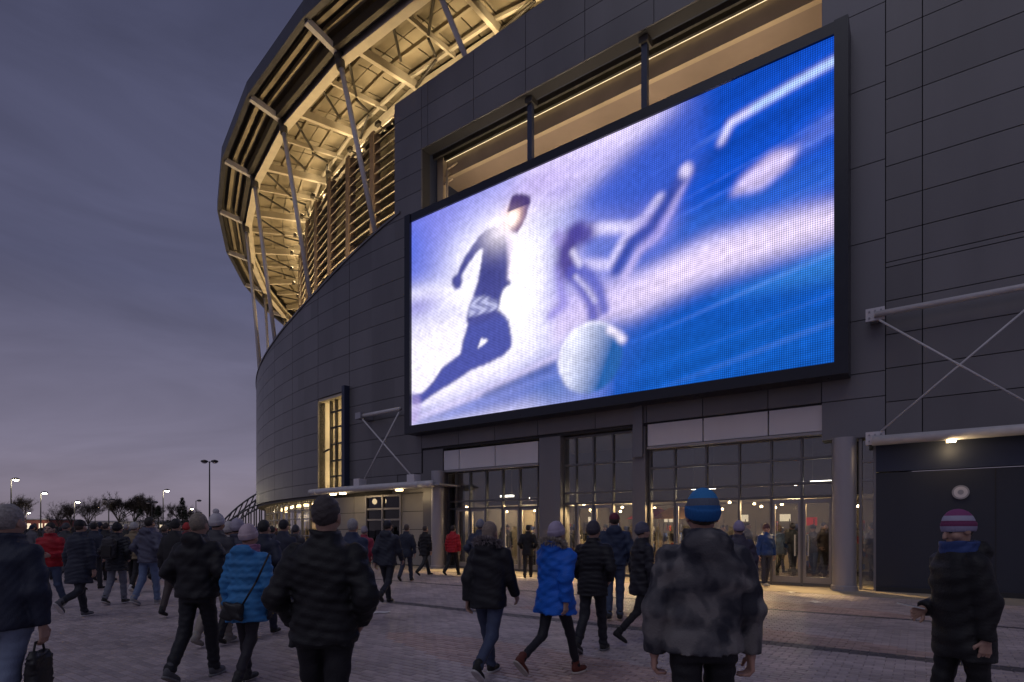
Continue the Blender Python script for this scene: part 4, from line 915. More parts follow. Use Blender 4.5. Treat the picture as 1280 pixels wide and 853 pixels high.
    if hat == 'hood':
        def hdf(p):
            q = hs(p); d = ell(q, (0, -.02, .01), (.115, .135, .150)); d = np.maximum(d, q[:, 1]-.075); d = np.maximum(d, -ell(q, (0, .03, .0), (.09, .12, .125))); return d+wrink(p, seed, .004)
        v_, q_ = surface(hdf, hlo-.03, hhi+.03, .009*res); raw('hood', v_, q_, jmat or cloth(jacket, 'jacket'), body)
    if scarf:
        v_, q_ = surface(lambda p: np.maximum(np.abs(np.hypot(p[:, 0]/1.05, p[:, 1]-L*.5)-.085)-.028, np.abs(p[:, 2]-1.505)-.042)+wrink(p, seed, .006, 1.6)-.004, (-.2, -.2, 1.4), (.2, .22, 1.6), .009*res); raw('scarf', v_, q_, cloth(scarf, 'knit'), body)
    if fur:
        r_ = np.random.default_rng(seed+40); n_ = 1500; t_ = r_.uniform(0, 2*math.pi, n_); ph = r_.uniform(0, 2*math.pi, n_); rr_ = .03*np.sqrt(r_.uniform(.3, 1, n_))
        cen = np.stack([np.cos(t_)*(.125+rr_*np.cos(ph)), np.sin(t_)*(.105+rr_*np.cos(ph))-.055+L*.5, 1.52+.035*-np.sin(t_)+rr_*np.sin(ph)], 1)
        dv = np.stack([np.cos(t_)*np.cos(ph), np.sin(t_)*np.cos(ph), np.sin(ph)], 1)+r_.normal(size=(n_, 3))*.5; dv /= np.linalg.norm(dv, axis=1)[:, None]; pe = np.cross(dv, r_.normal(size=(n_, 3))); pe /= np.linalg.norm(pe, axis=1)[:, None]
        v_ = np.stack([cen-pe*.006, cen+pe*.006, cen+dv*.045+pe*.001, cen+dv*.045-pe*.001], 1).reshape(-1, 3); raw('fur_trim', v_, np.arange(len(v_)).reshape(-1, 4), mat('fur_'+'_'.join('%d' % int(q*1000) for q in fur), fur, rough=.9, var=.4, scale=30), jk, smooth=False)
    if headparts and res < 1.5 and abs(math.cos(facing+yaw)) and math.cos(facing+yaw) < .35:
        for s_ in (1, -1):
            c_ = hc+(rz_(yaw)@rx(pitch))@np.array([.031*s_, .080, .008]); b = MB(); b.disc_lathe((0, 0, 0), [(.002, -.0125), (.008, -.010), (.012, -.004), (.012, .004), (.008, .010), (.002, .0125)], 10); b.v = [tuple(np.array(q)+c_) for q in b.v]
            build('eye', b, mat('eye_dark', (.03, .025, .02), rough=.15), body, smooth=True, local=True)
    return body
def at(px_, Z): return ((px_-640)/711*Z, Z, 0.0)
def face(deg): return R(-deg)      # 0 walks away from the camera, +90 to the picture's right, 180 towards it
# ------------------------------------------------------------------ people one can tell apart
BLK = (.012, .012, .015); NVY = (.018, .024, .045); CHR = (.035, .035, .042); JEAN = (.07, .10, .17); LJEAN = (.17, .21, .30); GREY = (.10, .10, .115); WHT = (.55, .53, .52)
def camo_mat():
    m = bpy.data.materials.new('camouflage_cloth'); m.use_nodes = True; n = m.node_tree.nodes; l = m.node_tree.links; b = n['Principled BSDF']; b.inputs['Roughness'].default_value = .75; b.inputs['Specular IOR Level'].default_value = .25
    tc = n.new('ShaderNodeTexCoord'); no = n.new('ShaderNodeTexNoise'); no.inputs['Scale'].default_value = 6; no.inputs['Detail'].default_value = 2; no.inputs['Distortion'].default_value = .4; l.new(tc.outputs['Object'], no.inputs['Vector'])
    cr = n.new('ShaderNodeValToRGB'); cr.color_ramp.interpolation = 'EASE'; e_ = cr.color_ramp.elements; e_[0].position = .40; e_[0].color = (.030, .031, .042, 1); e_[1].position = .60; e_[1].color = (.17, .16, .16, 1); q = e_.new(.5); q.color = (.085, .083, .092, 1)
    l.new(no.outputs['Fac'], cr.inputs['Fac']); l.new(cr.outputs['Color'], b.inputs['Base Color'])
    n2 = n.new('ShaderNodeTexNoise'); n2.inputs['Scale'].default_value = 110; l.new(tc.outputs['Object'], n2.inputs['Vector']); bp = n.new('ShaderNodeBump'); bp.inputs['Strength'].default_value = .4; bp.inputs['Distance'].default_value = .01; l.new(n2.outputs['Fac'], bp.inputs['Height']); l.new(bp.outputs['Normal'], b.inputs['Normal'])
    return m
def banded(name, cols, scale):       # striped knit
    m = bpy.data.materials.new(name); m.use_nodes = True; n = m.node_tree.nodes; l = m.node_tree.links; b = n['Principled BSDF']; b.inputs['Roughness'].default_value = .85; MATS[name] = m
    tc = n.new('ShaderNodeTexCoord'); sp = n.new('ShaderNodeSeparateXYZ'); l.new(tc.outputs['Object'], sp.inputs[0]); cr = n.new('ShaderNodeValToRGB'); cr.color_ramp.interpolation = 'CONSTANT'
    mr = n.new('ShaderNodeMapRange'); mr.inputs['From Min'].default_value = scale[0]; mr.inputs['From Max'].default_value = scale[1]; l.new(sp.outputs['Z'], mr.inputs['Value']); l.new(mr.outputs['Result'], cr.inputs['Fac'])
    e_ = cr.color_ramp.elements
    for i, (p, c_) in enumerate(cols):
        q = e_[i] if i < 2 else e_.new(p); q.position = p; q.color = (*c_, 1)
    l.new(cr.outputs['Color'], b.inputs['Base Color']); return m
def recolour(o, nm, m):
    for c_ in o.children_recursive:
        if c_.name.split('.')[0] == nm: c_.data.materials.clear(); c_.data.materials.append(m)
P = pose
# left group
p = person('man in a dark navy jacket and pale jeans at the picture\'s left edge', at(8, 4.25), face(4), 1.77, P(.22, -1, 'down'), NVY, LJEAN, hair=(.30, .28, .27), hem=.84, puff=.03, seed=2, wide=1.06)
bagp = MB(); bagp.box((0, 0, -.26), (.055, .16, .21)); 
def bag(label, loc, rz, name, col, cat, build_fn):
    o = build_fn(); o.location = loc; o.rotation_euler = (0, 0, rz); tag(o, label, cat); return o
def soft_box(name, hx, hy, hz, m, seed=1, strap=None, taper=.9):
    def fn(p):
        s_ = 1-(1-taper)*(p[:, 2]/hz*.5+.5); q = np.abs(p)/np.stack([hx*s_, hy*s_, np.full(len(p), hz)], 1); d = ((q**5).sum(1)**.2-1)*min(hx, hy); return d+wrink(p, seed, .006)
    v_, q_ = surface(fn, (-hx-.04, -hy-.04, -hz-.04), (hx+.04, hy+.04, hz+.04), .016); return raw(name, v_, q_, m, None)
def strapmesh(pts, r, m, parent, nm='strap'):
    b = MB()
    for q, w in zip(pts[:-1], pts[1:]): b.tube(q, w, r, n=8)
    return build(nm, b, m, parent, smooth=True, local=True)
M_BAG = mat('bag_black', (.012, .012, .014), rough=.5, var=.2, bump=.3)
x0, y0, _ = at(46, 4.25)
o = soft_box('carrier_bag', .05, .13, .22, M_BAG, 3); o.location = (x0, y0+.02, .46); o.rotation_euler = (0, 0, R(10)); tag(o, 'black carrier bag held by the navy-jacketed man at the left edge', 'bag')
strapmesh([(0, -.07, .2), (0, -.04, .30), (0, .04, .30), (0, .07, .2)], .008, M_BAG, o, 'handle')
person('man in a bright red jacket facing the camera in the left crowd', at(64, 11.4), face(172), 1.72, P(.2, 1, 'hold'), (.36, .012, .022), JEAN, shoes=(.3, .3, .3), hair=(.02, .018, .015), hem=.86, puff=.03, seed=4, res=1.25)
person('man in a long dark coat with one pale sole lifted behind', at(99, 10.3), face(6), 1.76, P(.30, -1, 'down', kr=.9), (.022, .027, .045), (.016, .018, .026), shoes=(.10, .10, .11), hat='cap', hatcol=BLK, hem=.62, puff=.025, flare=.02, seed=5, res=1.2, sole=WHT)
pk = person('man in a dark jacket and grey trousers wearing a backpack', at(146, 12.2), face(-2), 1.73, P(.18, 1, 'pocket'), (.022, .024, .032), (.17, .18, .22), shoes=(.03, .03, .03), hat='beanie', hatcol=BLK, hem=.72, puff=.03, seed=6, res=1.25, sole=WHT)
o = soft_box('backpack', .145, .085, .22, mat('backpack_cloth', (.03, .03, .036), rough=.6, var=.25, scale=8, bump=.4), 7); x0, y0, _ = at(146, 12.2); o.location = (x0, y0-.235, 1.20); tag(o, 'charcoal backpack worn by the man in grey trousers', 'backpack')
b = MB(); b.box((0, -.088, -.06), (.10, .018, .11)); build('pocket', b, M_BAG, o, local=True)
person('tall man in a slate grey jacket and blue jeans walking away', at(186, 12.1), face(8), 1.85, P(.20, 1, 'pocket'), (.085, .088, .13), (.13, .18, .30), shoes=(.25, .25, .26), hair=(.03, .025, .02), hem=.84, puff=.03, hood=True, seed=8, res=1.25, sole=WHT)
person('person in a mustard jacket and white cap behind the slate grey jacket', at(167, 14.4), face(-5), 1.76, P(.2, -1, 'down'), (.22, .17, .10), BLK, shoes=WHT, hat='beanie', hatcol=(.38, .37, .36), hem=.84, seed=9, res=1.5)
# couple
person('man in a black quilted jacket beside the woman in turquoise', at(247, 6.1), face(3), 1.76, P(.24, 1, 'pocket'), BLK, (.014, .015, .02), shoes=(.09, .09, .10), hair=(.26, .22, .17), hem=.86, puff=.035, hood=True, quilt=.004, seed=10, wide=1.06, sole=(.2, .2, .2))
person('woman in a turquoise blue coat and pale pink knit hat', at(309, 5.85), face(10), 1.63, P(.20, -1, 'down'), (.04, .20, .45), (.02, .018, .025), shoes=(.03, .03, .03), hat='beanie', hatcol=(.50, .40, .44), hem=.70, puff=.035, flare=.02, hood=True, seed=11, scarf=(.34, .16, .26), gloves=(.02, .02, .03), hair=(.2, .14, .08), slim=.01)
x0, y0, _ = at(291, 5.62); o = soft_box('shoulder_bag', .12, .045, .085, M_BAG, 8); o.location = (x0, y0, .79); o.rotation_euler = (0, R(8), R(-10)); tag(o, 'small black shoulder bag hanging at the turquoise coat\'s hip', 'bag')
strapmesh([(.09, 0, .07), (.19, .03, .32), (.24, .12, .62)], .010, M_BAG, o)
person('person in a white bobble hat behind the black quilted jacket', at(270, 7.9), face(4), 1.80, P(.22, 1, 'down'), (.06, .06, .07), (.30, .26, .22), shoes=(.3, .28, .25), hat='pompom', hatcol=(.50, .48, .50), hem=.8, seed=12, res=1.3)
person('person in a cream knit hat and pale hooded coat behind the couple', at(285, 9.0), face(0), 1.70, P(.2, -1, 'pocket'), (.34, .31, .29), GREY, hat='beanie', hatcol=(.46, .43, .42), hem=.75, hood=True, seed=13, res=1.4)
person('person in a lilac grey knit hat behind the turquoise coat', at(296, 8.0), face(6), 1.73, P(.2, 1, 'pocket'), (.05, .05, .08), BLK, hat='beanie', hatcol=(.36, .33, .40), hem=.8, seed=14, res=1.4)
# big black jacket in the centre left
person('broad man in a black padded jacket, closest of the left half', at(406, 3.62), face(2), 1.80, P(.16, -1, 'pocket'), (.010, .010, .012), (.010, .010, .013), hair=(.06, .05, .05), hem=.84, puff=.03, quilt=.005, seed=15, wide=.98, res=.95)
person('grey haired man in a navy jacket behind the black padded jacket', at(440, 9.3), face(8), 1.76, P(.22, 1, 'swing'), (.03, .04, .08), (.018, .018, .025), hair=(.34, .33, .33), hem=.84, puff=.03, seed=16, res=1.3)
person('person in a pink red jacket half hidden behind the grey haired man', at(455, 14.5), face(4), 1.66, P(.2, 1, 'down'), (.28, .03, .06), BLK, hat='beanie', hatcol=(.30, .27, .30), hem=.8, seed=17, res=1.6)
person('man in a dark jacket striding alone toward the lower window wall', at(484, 12.2), face(14), 1.78, P(.36, -1, 'swing', kr=.7), (.026, .03, .045), (.02, .022, .03), shoes=(.03, .03, .03), hair=(.03, .025, .02), hat='cap', hatcol=(.02, .02, .03), hem=.82, puff=.03, hood=True, seed=18, res=1.25)
person('man in a navy coat walking beside the window wall', at(508, 17.5), face(10), 1.74, P(.28, 1, 'down'), (.02, .026, .045), (.03, .035, .06), hair=(.08, .06, .05), hem=.74, seed=19, res=1.6)
person('person in a black coat with legs apart beside the round column', at(531, 19.6), face(35), 1.72, P(.42, -1, 'down'), BLK, (.03, .03, .03), hair=(.05, .04, .04), hem=.72, seed=20, res=1.6)
person('person in a bright red jacket standing at the left entrance doors', at(566, 19.6), face(25), 1.72, P(.34, 1, 'down'), (.42, .012, .022), BLK, hair=(.03, .02, .02), hem=.84, puff=.03, seed=21, res=1.5)
person('man in a blue grey jacket and grey hat in front of the left doors', at(600, 12.6), face(20), 1.80, P(.22, 1, 'pocket'), (.04, .048, .08), (.02, .02, .03), hat='beanie', hatcol=(.22, .22, .25), hem=.82, puff=.03, seed=22, res=1.35)
# centre foreground
person('woman in a black hooded jacket and blue jeans with light hair', at(611, 6.15), face(24), 1.67, P(.34, -1, 'swing', kr=.6), (.014, .014, .018), (.045, .06, .11), shoes=(.02, .02, .02), hair=(.26, .20, .16), hat=None, hem=.80, puff=.035, hood=True, seed=23, longhair=True, sole=WHT, fur=(.22, .19, .2))
person('person in a bright blue parka with a fur trimmed hood', at(694, 6.2), face(42), 1.66, P(.40, 1, 'swing', kr=.7), (.010, .12, .58), (.014, .014, .02), shoes=(.12, .03, .02), hat='beanie', hatcol=(.36, .31, .42), hem=.74, puff=.042, flare=.035, hood=True, seed=24, fur=(.36, .31, .26), hair=(.2, .15, .12), slim=.014, sole=(.5, .45, .4))
person('man in a plain black jacket beside the bright blue parka', at(741, 7.45), face(30), 1.69, P(.24, 1, 'pocket'), (.012, .012, .016), (.016, .017, .024), shoes=(.03, .03, .03), hair=(.03, .025, .022), hat='beanie', hatcol=(.05, .045, .06), hem=.76, puff=.03, seed=25, res=1.1, collar=1.55, sole=(.16, .16, .17))
person('tall man in a navy hooded jacket, jeans and maroon cap', at(768, 10.0), face(12), 1.88, P(.06, 1, 'pocket'), (.022, .034, .07), (.05, .07, .12), shoes=(.02, .02, .02), hat='cap', hatcol=(.12, .02, .04), hem=.88, puff=.035, hood=True, seed=26, res=1.2)
person('slim person in dark clothes passing behind the camouflage jacket', at(801, 8.0), face(72), 1.68, P(.34, -1, 'down'), (.02, .02, .028), (.012, .012, .016), hat='beanie', hatcol=(.09, .09, .13), hem=.72, puff=.01, seed=27, res=1.2, slim=.012)
person('man in a black coat waiting at the centre left door', at(660, 18.6), face(5), 1.74, P(.16, 1, 'pocket'), BLK, BLK, hair=(.02, .02, .02), hem=.74, seed=28, res=1.6)
pc = person('man in a grey camouflage jacket and bright blue knit hat', at(879, 3.22), face(6), 1.80, P(.14, 1, 'down', lean=.03), trousers=(.013, .013, .016), hat='beanie', hatcol=(.02, .16, .42), hair=(.06, .05, .04), hem=.88, puff=.036, seed=29, wide=1.02, hood=True, res=.9, jmat=camo_mat(), skin=(.46, .26, .2), curl=.7)
recolour(pc, 'beanie', banded('blue_striped_knit', [(0, (.012, .11, .33)), (.42, (.10, .12, .17)), (.62, (.03, .20, .48)), (1.0, (.05, .24, .55))], (1.60, 1.80)))
person('person in a lilac hat half hidden behind the camouflage jacket', at(924, 9.6), face(8), 1.72, P(.2, 1, 'down'), (.05, .045, .07), BLK, hat='beanie', hatcol=(.28, .24, .36), hem=.8, seed=30, res=1.4)
person('man in a royal blue jacket standing beside the glass doors', at(957, 15.9), face(165), 1.74, P(.08, 1, 'down'), (.02, .06, .20), (.03, .035, .06), shoes=(.35, .33, .3), hair=(.05, .03, .03), hem=.86, puff=.025, seed=31, res=1.4, hat='beanie', hatcol=(.10, .05, .06))
# right edge, facing left
pr = person('person in a black coat and striped bobble-less knit hat walking left', at(1203, 4.05), face(-84), 1.71, P(.2, 1, 'phone'), (.012, .012, .014), (.012, .012, .014), hat='beanie', hatcol=(.3, .1, .2), hem=.70, puff=.03, seed=32, res=.95, hood=True, yaw=.12, pitch=-.28, scarf=(.03, .06, .20), hair=(.05, .04, .03))
pr['label'] = 'person in a black coat and striped purple knit hat walking left'
recolour(pr, 'beanie', banded('purple_striped_knit', [(0, (.30, .28, .42)), (.30, (.16, .03, .10)), (.50, (.36, .34, .46)), (.68, (.22, .05, .16))], (1.60, 1.80)))
S_, el_, wr_ = P(.2, 1, 'phone')['arm', 1]
b = MB(); b.box((0, 0, 0), (.039, .078, .005)); o = build('phone', b, mat('phone_pale', (.6, .6, .62), rough=.25)); 
k_ = 1.71/1.75; hp = (wr_+np.array([-.005, .10, .022]))*k_; a_ = face(-84); x0, y0, _ = at(1203, 4.05)
o.location = (x0+hp[0]*math.cos(a_)-hp[1]*math.sin(a_), y0+hp[0]*math.sin(a_)+hp[1]*math.cos(a_), hp[2]); o.rotation_euler = (R(12), 0, a_); tag(o, 'pale phone held out by the person in the striped purple hat', 'phone')
b = MB(); b.box((0, 0, .0055), (.035, .070, .0008)); build('phone_screen', b, mat('phone_glass', (.02, .02, .025), rough=.1), o, local=True)

# ------------------------------------------------------------------ crowd further off: a few figures built once, then copied
ARCH = []
specs = [(P(.22, 1, 'pocket'), None, False, .82), (P(.26, -1, 'down'), 'beanie', False, .80), (P(.18, 1, 'down'), 'cap', False, .84), (P(.30, -1, 'swing'), 'beanie', True, .70), (P(.12, 1, 'pocket'), None, True, .72)]
for i, (J, hat, hood, hem) in enumerate(specs): ARCH.append((J, hat, hood, hem))
PAL = [(.02, .022, .03), (.03, .034, .05), (.018, .022, .045), (.05, .05, .06), (.10, .10, .12), (.03, .03, .03), (.06, .045, .04), (.015, .03, .07)]
PROTO = {}
def crowd_person(label, loc, facing, H, i, cj, ch, ct, group, sk=(.40, .26, .20)):
    """First use of a figure builds it; later ones are copies that share its meshes and carry their own colours."""
    J, hat, hood, hem = ARCH[i]
    if i not in PROTO:
        o = person(label, loc, facing, H, J, hat=hat, hood=hood, hem=hem, res=2.4, seed=60+i, headparts=False, group=group); PROTO[i] = o
    else:
        src = PROTO[i]; o = src.copy(); COL.objects.link(o); o.location = loc; o.rotation_euler = (0, 0, facing); k = H/1.75; o.scale = (k, k, k)
        for c_ in src.children:
            d = c_.copy(); COL.objects.link(d); d.parent = o
            for g2 in c_.children: e_ = g2.copy(); COL.objects.link(e_); e_.parent = d
    tag(o, label, 'person', group)
    for c_ in o.children_recursive:
        nm = c_.name.split('.')[0]; col = {'jacket': cj, 'trousers': ct, 'hair': ch, 'beanie': ch, 'cap': ch}.get(nm)
        if col:
            c_.material_slots[0].link = 'OBJECT'; c_.material_slots[0].material = mat('crowd_%d_%d_%d' % tuple(int(q*1000) for q in col), col, rough=.7, var=.2, scale=9)
    return o
r_ = random.Random(5)
# middle distance, left half: heads just above the horizon line
mid = [('person in a dark coat and cap behind the long dark coat', 117, 15, 2, NVY, BLK), ('person in a charcoal jacket between the red jacket and the long coat', 82, 17, 1, CHR, (.06, .06, .07)), ('person in a dark jacket behind the backpack man', 132, 17.5, 0, BLK, (.04, .03, .03)),
       ('person in black with a dark cap left of the black quilted jacket', 219, 10.5, 2, BLK, (.02, .02, .02)), ('person in a red knit hat behind the slate grey jacket', 233, 14.5, 1, (.16, .02, .03), (.40, .03, .03)), ('dark haired person in a navy jacket right of the turquoise coat', 329, 8.6, 0, (.02, .026, .05), (.03, .03, .03)),
       ('person in a dark blue jacket and cap left of the black padded jacket', 354, 10.8, 2, (.02, .024, .045), (.02, .02, .025)), ('person in a charcoal hooded coat left of the black padded jacket', 369, 14.0, 3, CHR, (.05, .05, .06)), ('dark haired person further behind the black padded jacket', 340, 15.5, 4, NVY, (.03, .03, .03)),
       ('person in a dark jacket between the slate jacket and the quilted jacket', 205, 15.0, 0, (.03, .03, .04), (.10, .08, .06))]
for lab, px_, Z, i, cj, ch in mid: crowd_person(lab, at(px_, Z), face(r_.uniform(-12, 15)), r_.uniform(1.68, 1.80), i, cj, ch, r_.choice(PAL), 'people in the middle distance')
n_ = 0
for Z in (18, 20.5, 23, 26, 29.5, 33, 37, 42):
    for k in range(9):
        px_ = -12+k*47+r_.uniform(-18, 18)+(Z*7 % 30)
        if px_ > 385-(Z-18)*3.4: continue
        cj, ch, ia = r_.choice(PAL), r_.choice(PAL+[(.3, .28, .3), (.2, .05, .06)]), r_.randrange(5)
        look = {(.3, .28, .3): 'pale ', (.2, .05, .06): 'dark red '}.get(ch, 'dark ')+('knit hat' if ia in (1, 3) else 'cap' if ia == 2 else 'hair'); coat = 'grey' if cj[0] > .045 else 'blue' if cj[2] > .04 else 'black'
        zone = 'behind the red jacket' if px_ < 90 else 'below the dark tree clump' if px_ < 195 else 'below the conifers' if px_ < 262 else 'in front of the glazed curved wall'
        dist = 'near' if Z < 24 else 'distant' if Z < 34 else 'far'
        crowd_person('%s %s coated person with %s %s' % (dist, coat, look, zone), at(px_, Z+r_.uniform(-1, 1)), face(r_.uniform(-25, 25)), r_.uniform(1.62, 1.82), ia, cj, ch, r_.choice(PAL), 'distant crowd before the tree line'); n_ += 1
# people inside the lobby
lobby_sp = [(.9, -3.4), (1.3, -4.2), (1.75, -3.1), (2.4, -4.8), (.5, -4.4), (3.3, -3.6), (4.3, -4.2), (5.0, -3.2), (6.5, -2.4), (7.2, -2.9), (8.1, -2.2), (10.2, -3.0), (11.1, -2.5), (12.0, -3.2), (12.9, -2.4), (13.6, -3.0), (-.5, -2.6), (1.1, -5.5), (2.0, -5.8), (10.7, -4.6), (7.7, -4.4)]
for s, o_ in lobby_sp:
    x, y, _ = F(s, o_, 0); cj, ch, ia = r_.choice(PAL), r_.choice(PAL), r_.randrange(5); bay_ = 'beside the round column' if s < 0 else 'behind rightmost doors' if s < 1.9 else 'behind right bay' if s < 5.6 else 'behind middle bay' if s < 9 else 'behind left bay'
    crowd_person('%s coated person with %s in lobby %s %s' % ('grey' if cj[0] > .045 else 'blue' if cj[2] > .04 else 'black', 'a knit hat' if ia in (1, 3) else 'a cap' if ia == 2 else 'bare head', 'near the glass' if o_ > -3.05 else 'further in' if o_ > -4.3 else 'deep inside', bay_), (x, y, .02), r_.uniform(-3, 3), r_.uniform(1.62, 1.82), ia, cj, ch, r_.choice(PAL), 'people inside the lobby')
# far crowd that reads as one dark mass
v_all = []; f_all = []
def lump(x, y, h):
    b = MB(); w = .24; prof_ = [(.10, 0), (.15, .75), (.17, .9), (.21, 1.25), (.20, 1.42), (.07, 1.50), (.085, 1.60), (.09, 1.68), (.03, 1.76)]
    b.disc_lathe((x, y, 0), [(r*h/1.75, z*h/1.75) for r, z in prof_], 7); i = len(v_all); v_all.extend(b.v); f_all.extend([tuple(q+i for q in f) for f in b.f])
for k in range(420):
    Z = r_.uniform(44, 85); px_ = r_.uniform(-20, 330); lump((px_-640)/711*Z, Z, r_.uniform(1.6, 1.85))
me = bpy.data.meshes.new('crowd'); me.from_pydata(v_all, [], f_all); me.shade_smooth(); o = link('crowd', me, mat('crowd_dark', (.03, .03, .04), rough=.8, island=.7, var=.3)); tag(o, 'far dark mass of people in front of the car park trees', 'crowd', kind='stuff')
# ------------------------------------------------------------------ background: trees, lamps, bridge, low buildings
M_BARK = mat('bark_dark', (.045, .036, .03), rough=.9, var=.3, scale=6); M_TWIG = mat('twig_brown', (.05, .04, .035), rough=.9, var=.3); M_NEED = mat('conifer_needles', (.035, .05, .032), rough=.8, var=.4, island=.4)
def bare_tree(label, X, Y, h, seed, dense=1.0, group='bare trees on the skyline'):
    r = random.Random(seed); t = empty('bare_tree', (X, Y, 0)); tag(t, label, 'tree', group)
    tr = MB(); tw = []
    def grow(p, d, L, rad, lev):
        p = np.array(p); d = np.array(d); n = 3; pts = [p]
        for k in range(n):
            d = d+np.array([r.gauss(0, .09), r.gauss(0, .09), r.gauss(.03, .05)]); d = d/np.linalg.norm(d); pts.append(pts[-1]+d*L/n)
            tr.tube(pts[-2], pts[-1], rad*(1-.25*k/n), rad*(1-.25*(k+1)/n), n=6 if lev < 2 else 3, caps=False)
        if lev >= 4: tw.extend([tuple(q) for q in pts[1:]]); return
        for k in range(5 if lev < 3 else 4):
            a = r.uniform(0, 6.28); sp = r.uniform(.45, .95) if k else .12; nd = d+sp*np.array([math.cos(a), math.sin(a), r.uniform(-.05, .35)]); nd /= np.linalg.norm(nd)
            st = pts[-1] if k < 2 else pts[-1]+(pts[1]-pts[-1])*r.random()*(1 if lev else .5)
            grow(st, nd, L*r.uniform(.55, .78), rad*.55, lev+1)
    grow((X, Y, 0), (0, 0, 1), h*.36, h*.018, 0); build('trunk', tr, M_BARK, t)
    v = []; f = []
    for q in tw:
        for k in range(int(1.2*dense)):
            d = np.array([r.gauss(0, 1), r.gauss(0, 1), r.gauss(.4, 1)]); d /= np.linalg.norm(d); L = h*r.uniform(.05, .11); e_ = np.cross(d, (r.random(), r.random(), 1)); e_ /= np.linalg.norm(e_); i = len(v); a = np.array(q); w = h*.0022
            v += [tuple(a-e_*w), tuple(a+e_*w), tuple(a+d*L)]; f.append((i, i+1, i+2))
    c = MB(); c.v = v; c.f = f; build('crown', c, M_TWIG, t); return t
def conifer(label, X, Y, h, w, seed):
    r = random.Random(seed); t = empty('conifer', (X, Y, 0)); tag(t, label, 'tree', 'conifers on the skyline')
    b = MB(); b.tube((X, Y, 0), (X, Y, h), h*.02, h*.003, n=7); build('trunk', b, M_BARK, t)
    v = []; f = []
    for k in range(1500):
        u = r.random()**.75; z = h*(.08+.92*u); rr = w*(1-u)**.85*(.75+.25*math.sin(z*7+seed))*math.sqrt(r.uniform(.15, 1)); a = r.uniform(0, 6.283)
        p = np.array([X+rr*math.cos(a), Y+rr*math.sin(a), z-rr*.25]); d = np.array([math.cos(a), math.sin(a), r.uniform(-.6, .2)])*h*.05; e_ = np.array([-math.sin(a), math.cos(a), r.uniform(-.4, .4)])*h*.013; i = len(v)
        v += [tuple(p-e_), tuple(p+e_), tuple(p+d)]; f.append((i, i+1, i+2))
    c = MB(); c.v = v; c.f = f; build('crown', c, M_NEED, t); return t
def wx(px_, Z): return (px_-640)/711*Z
def hz_(y, Z): return 1.6+(662-y)*Z/711
bt = [(25, 627, 95, 'bare tree behind the leftmost tall lamp'), (88, 634, 125, 'wide bare tree right of the third lamp'), (110, 630, 130, 'slim bare tree between the small lamps'), (148, 627, 120, 'rounded bare tree left of the dark clump'), (166, 625, 122, 'dense bare tree in the dark skyline clump'), (183, 628, 118, 'bare tree at the right end of the dark clump'), (72, 640, 135, 'low bare tree between the second and third lamps'), (226, 634, 118, 'bare tree beside the tall conifer'), (240, 640, 125, 'low bare tree left of the twin headed lamp'), (6, 640, 110, 'low bare tree at the left edge')]
for i, (px_, y, Z, lab) in enumerate(bt): bare_tree(lab, wx(px_, Z), Z, hz_(y, Z)*1.28, 20+i, 3.5 if 140 < px_ < 190 else 2)
for px_, y, Z, w, lab in [(198, 632, 115, 2.4, 'dark conifer left of the lit lamp'), (228, 622, 112, 2.2, 'tall conifer right of the lit lamp'), (213, 638, 118, 2.6, 'squat conifer under the lit lamp'), (251, 640, 112, 2.3, 'small conifer left of the twin headed lamp'), (175, 636, 116, 3.2, 'broad dark conifer in the skyline clump'), (155, 640, 124, 3.0, 'low dark conifer in the skyline clump')]:
    conifer(lab, wx(px_, Z), Z, hz_(y, Z), w, int(px_))
M_POLE = mat('lamp_pole', (.05, .05, .055), rough=.5, metal=.4); M_LENS = lampmat('street_lamp_lens', (1.0, .90, .62), 60)
def street_lamp(label, px_, y, Z, lit, heads, scale=1.0):
    X = wx(px_, Z); h = hz_(y, Z); t = empty('street_lamp', (X, Z, 0)); tag(t, label, 'street lamp', 'lamps in the car park')
    b = MB(); b.tube((X, Z, 0), (X, Z, h), .13*scale, .08*scale, n=10); b.disc_lathe((X, Z, 0), [(.2*scale, 0), (.2*scale, .5), (.13*scale, .6)], 10); build('pole', b, M_POLE, t, smooth=False)
    for s_ in ((-1, 1) if heads == 2 else (1,)):
        b = MB(); b.tube((X, Z, h-.1), (X+s_*.55*scale, Z, h+.05), .05*scale, n=8); build('arm', b, M_POLE, t)
        b = MB(); b.disc_lathe((X+s_*.75*scale, Z, h-.12*scale), [(.40*scale, 0), (.5*scale, .10*scale), (.45*scale, .24*scale), (.12*scale, .36*scale)], 14); hd = build('lamp_head', b, M_POLE, t)
        b = MB(); b.disc_lathe((X+s_*.75*scale, Z, h-.19*scale), [(.16*scale, -.10*scale), (.34*scale, -.02*scale), (.37*scale, .06*scale)], 14); build('lens', b, M_LENS if lit else M_WHITE, hd)
    if lit: light('street_light', 'POINT', (X+.75*scale, Z, h-.7*scale), 260, (1, .86, .58), size=.3)
    return t
for a in [('lit lamp on the leftmost tall pole', 14, 599, 78, 1, 1, .85), ('lit lamp, second from the left', 51, 616, 92, 1, 1, .85), ('lit lamp, third from the left above a bare tree', 93, 627, 112, 1, 1, .9), ('small far lit lamp between bare trees', 119, 634, 140, 1, 1, .9), ('unlit twin headed lamp left of the dark clump', 136, 625, 105, 0, 2, .9), ('unlit twin headed lamp behind the dark clump', 190, 628, 112, 0, 2, .95), ('lit lamp right of the dark clump', 204, 613, 92, 1, 1, .85), ('unlit lamp between the conifers', 245, 626, 105, 0, 1, .8), ('tall unlit twin headed lamp nearest the stadium', 262, 577, 62, 0, 2, .75), ('small far lit lamp behind the tall conifer', 237, 636, 150, 1, 1, .9), ('far lit lamp at the left edge behind the crowd', 33, 641, 160, 1, 1, .9)]:
    street_lamp(*a)
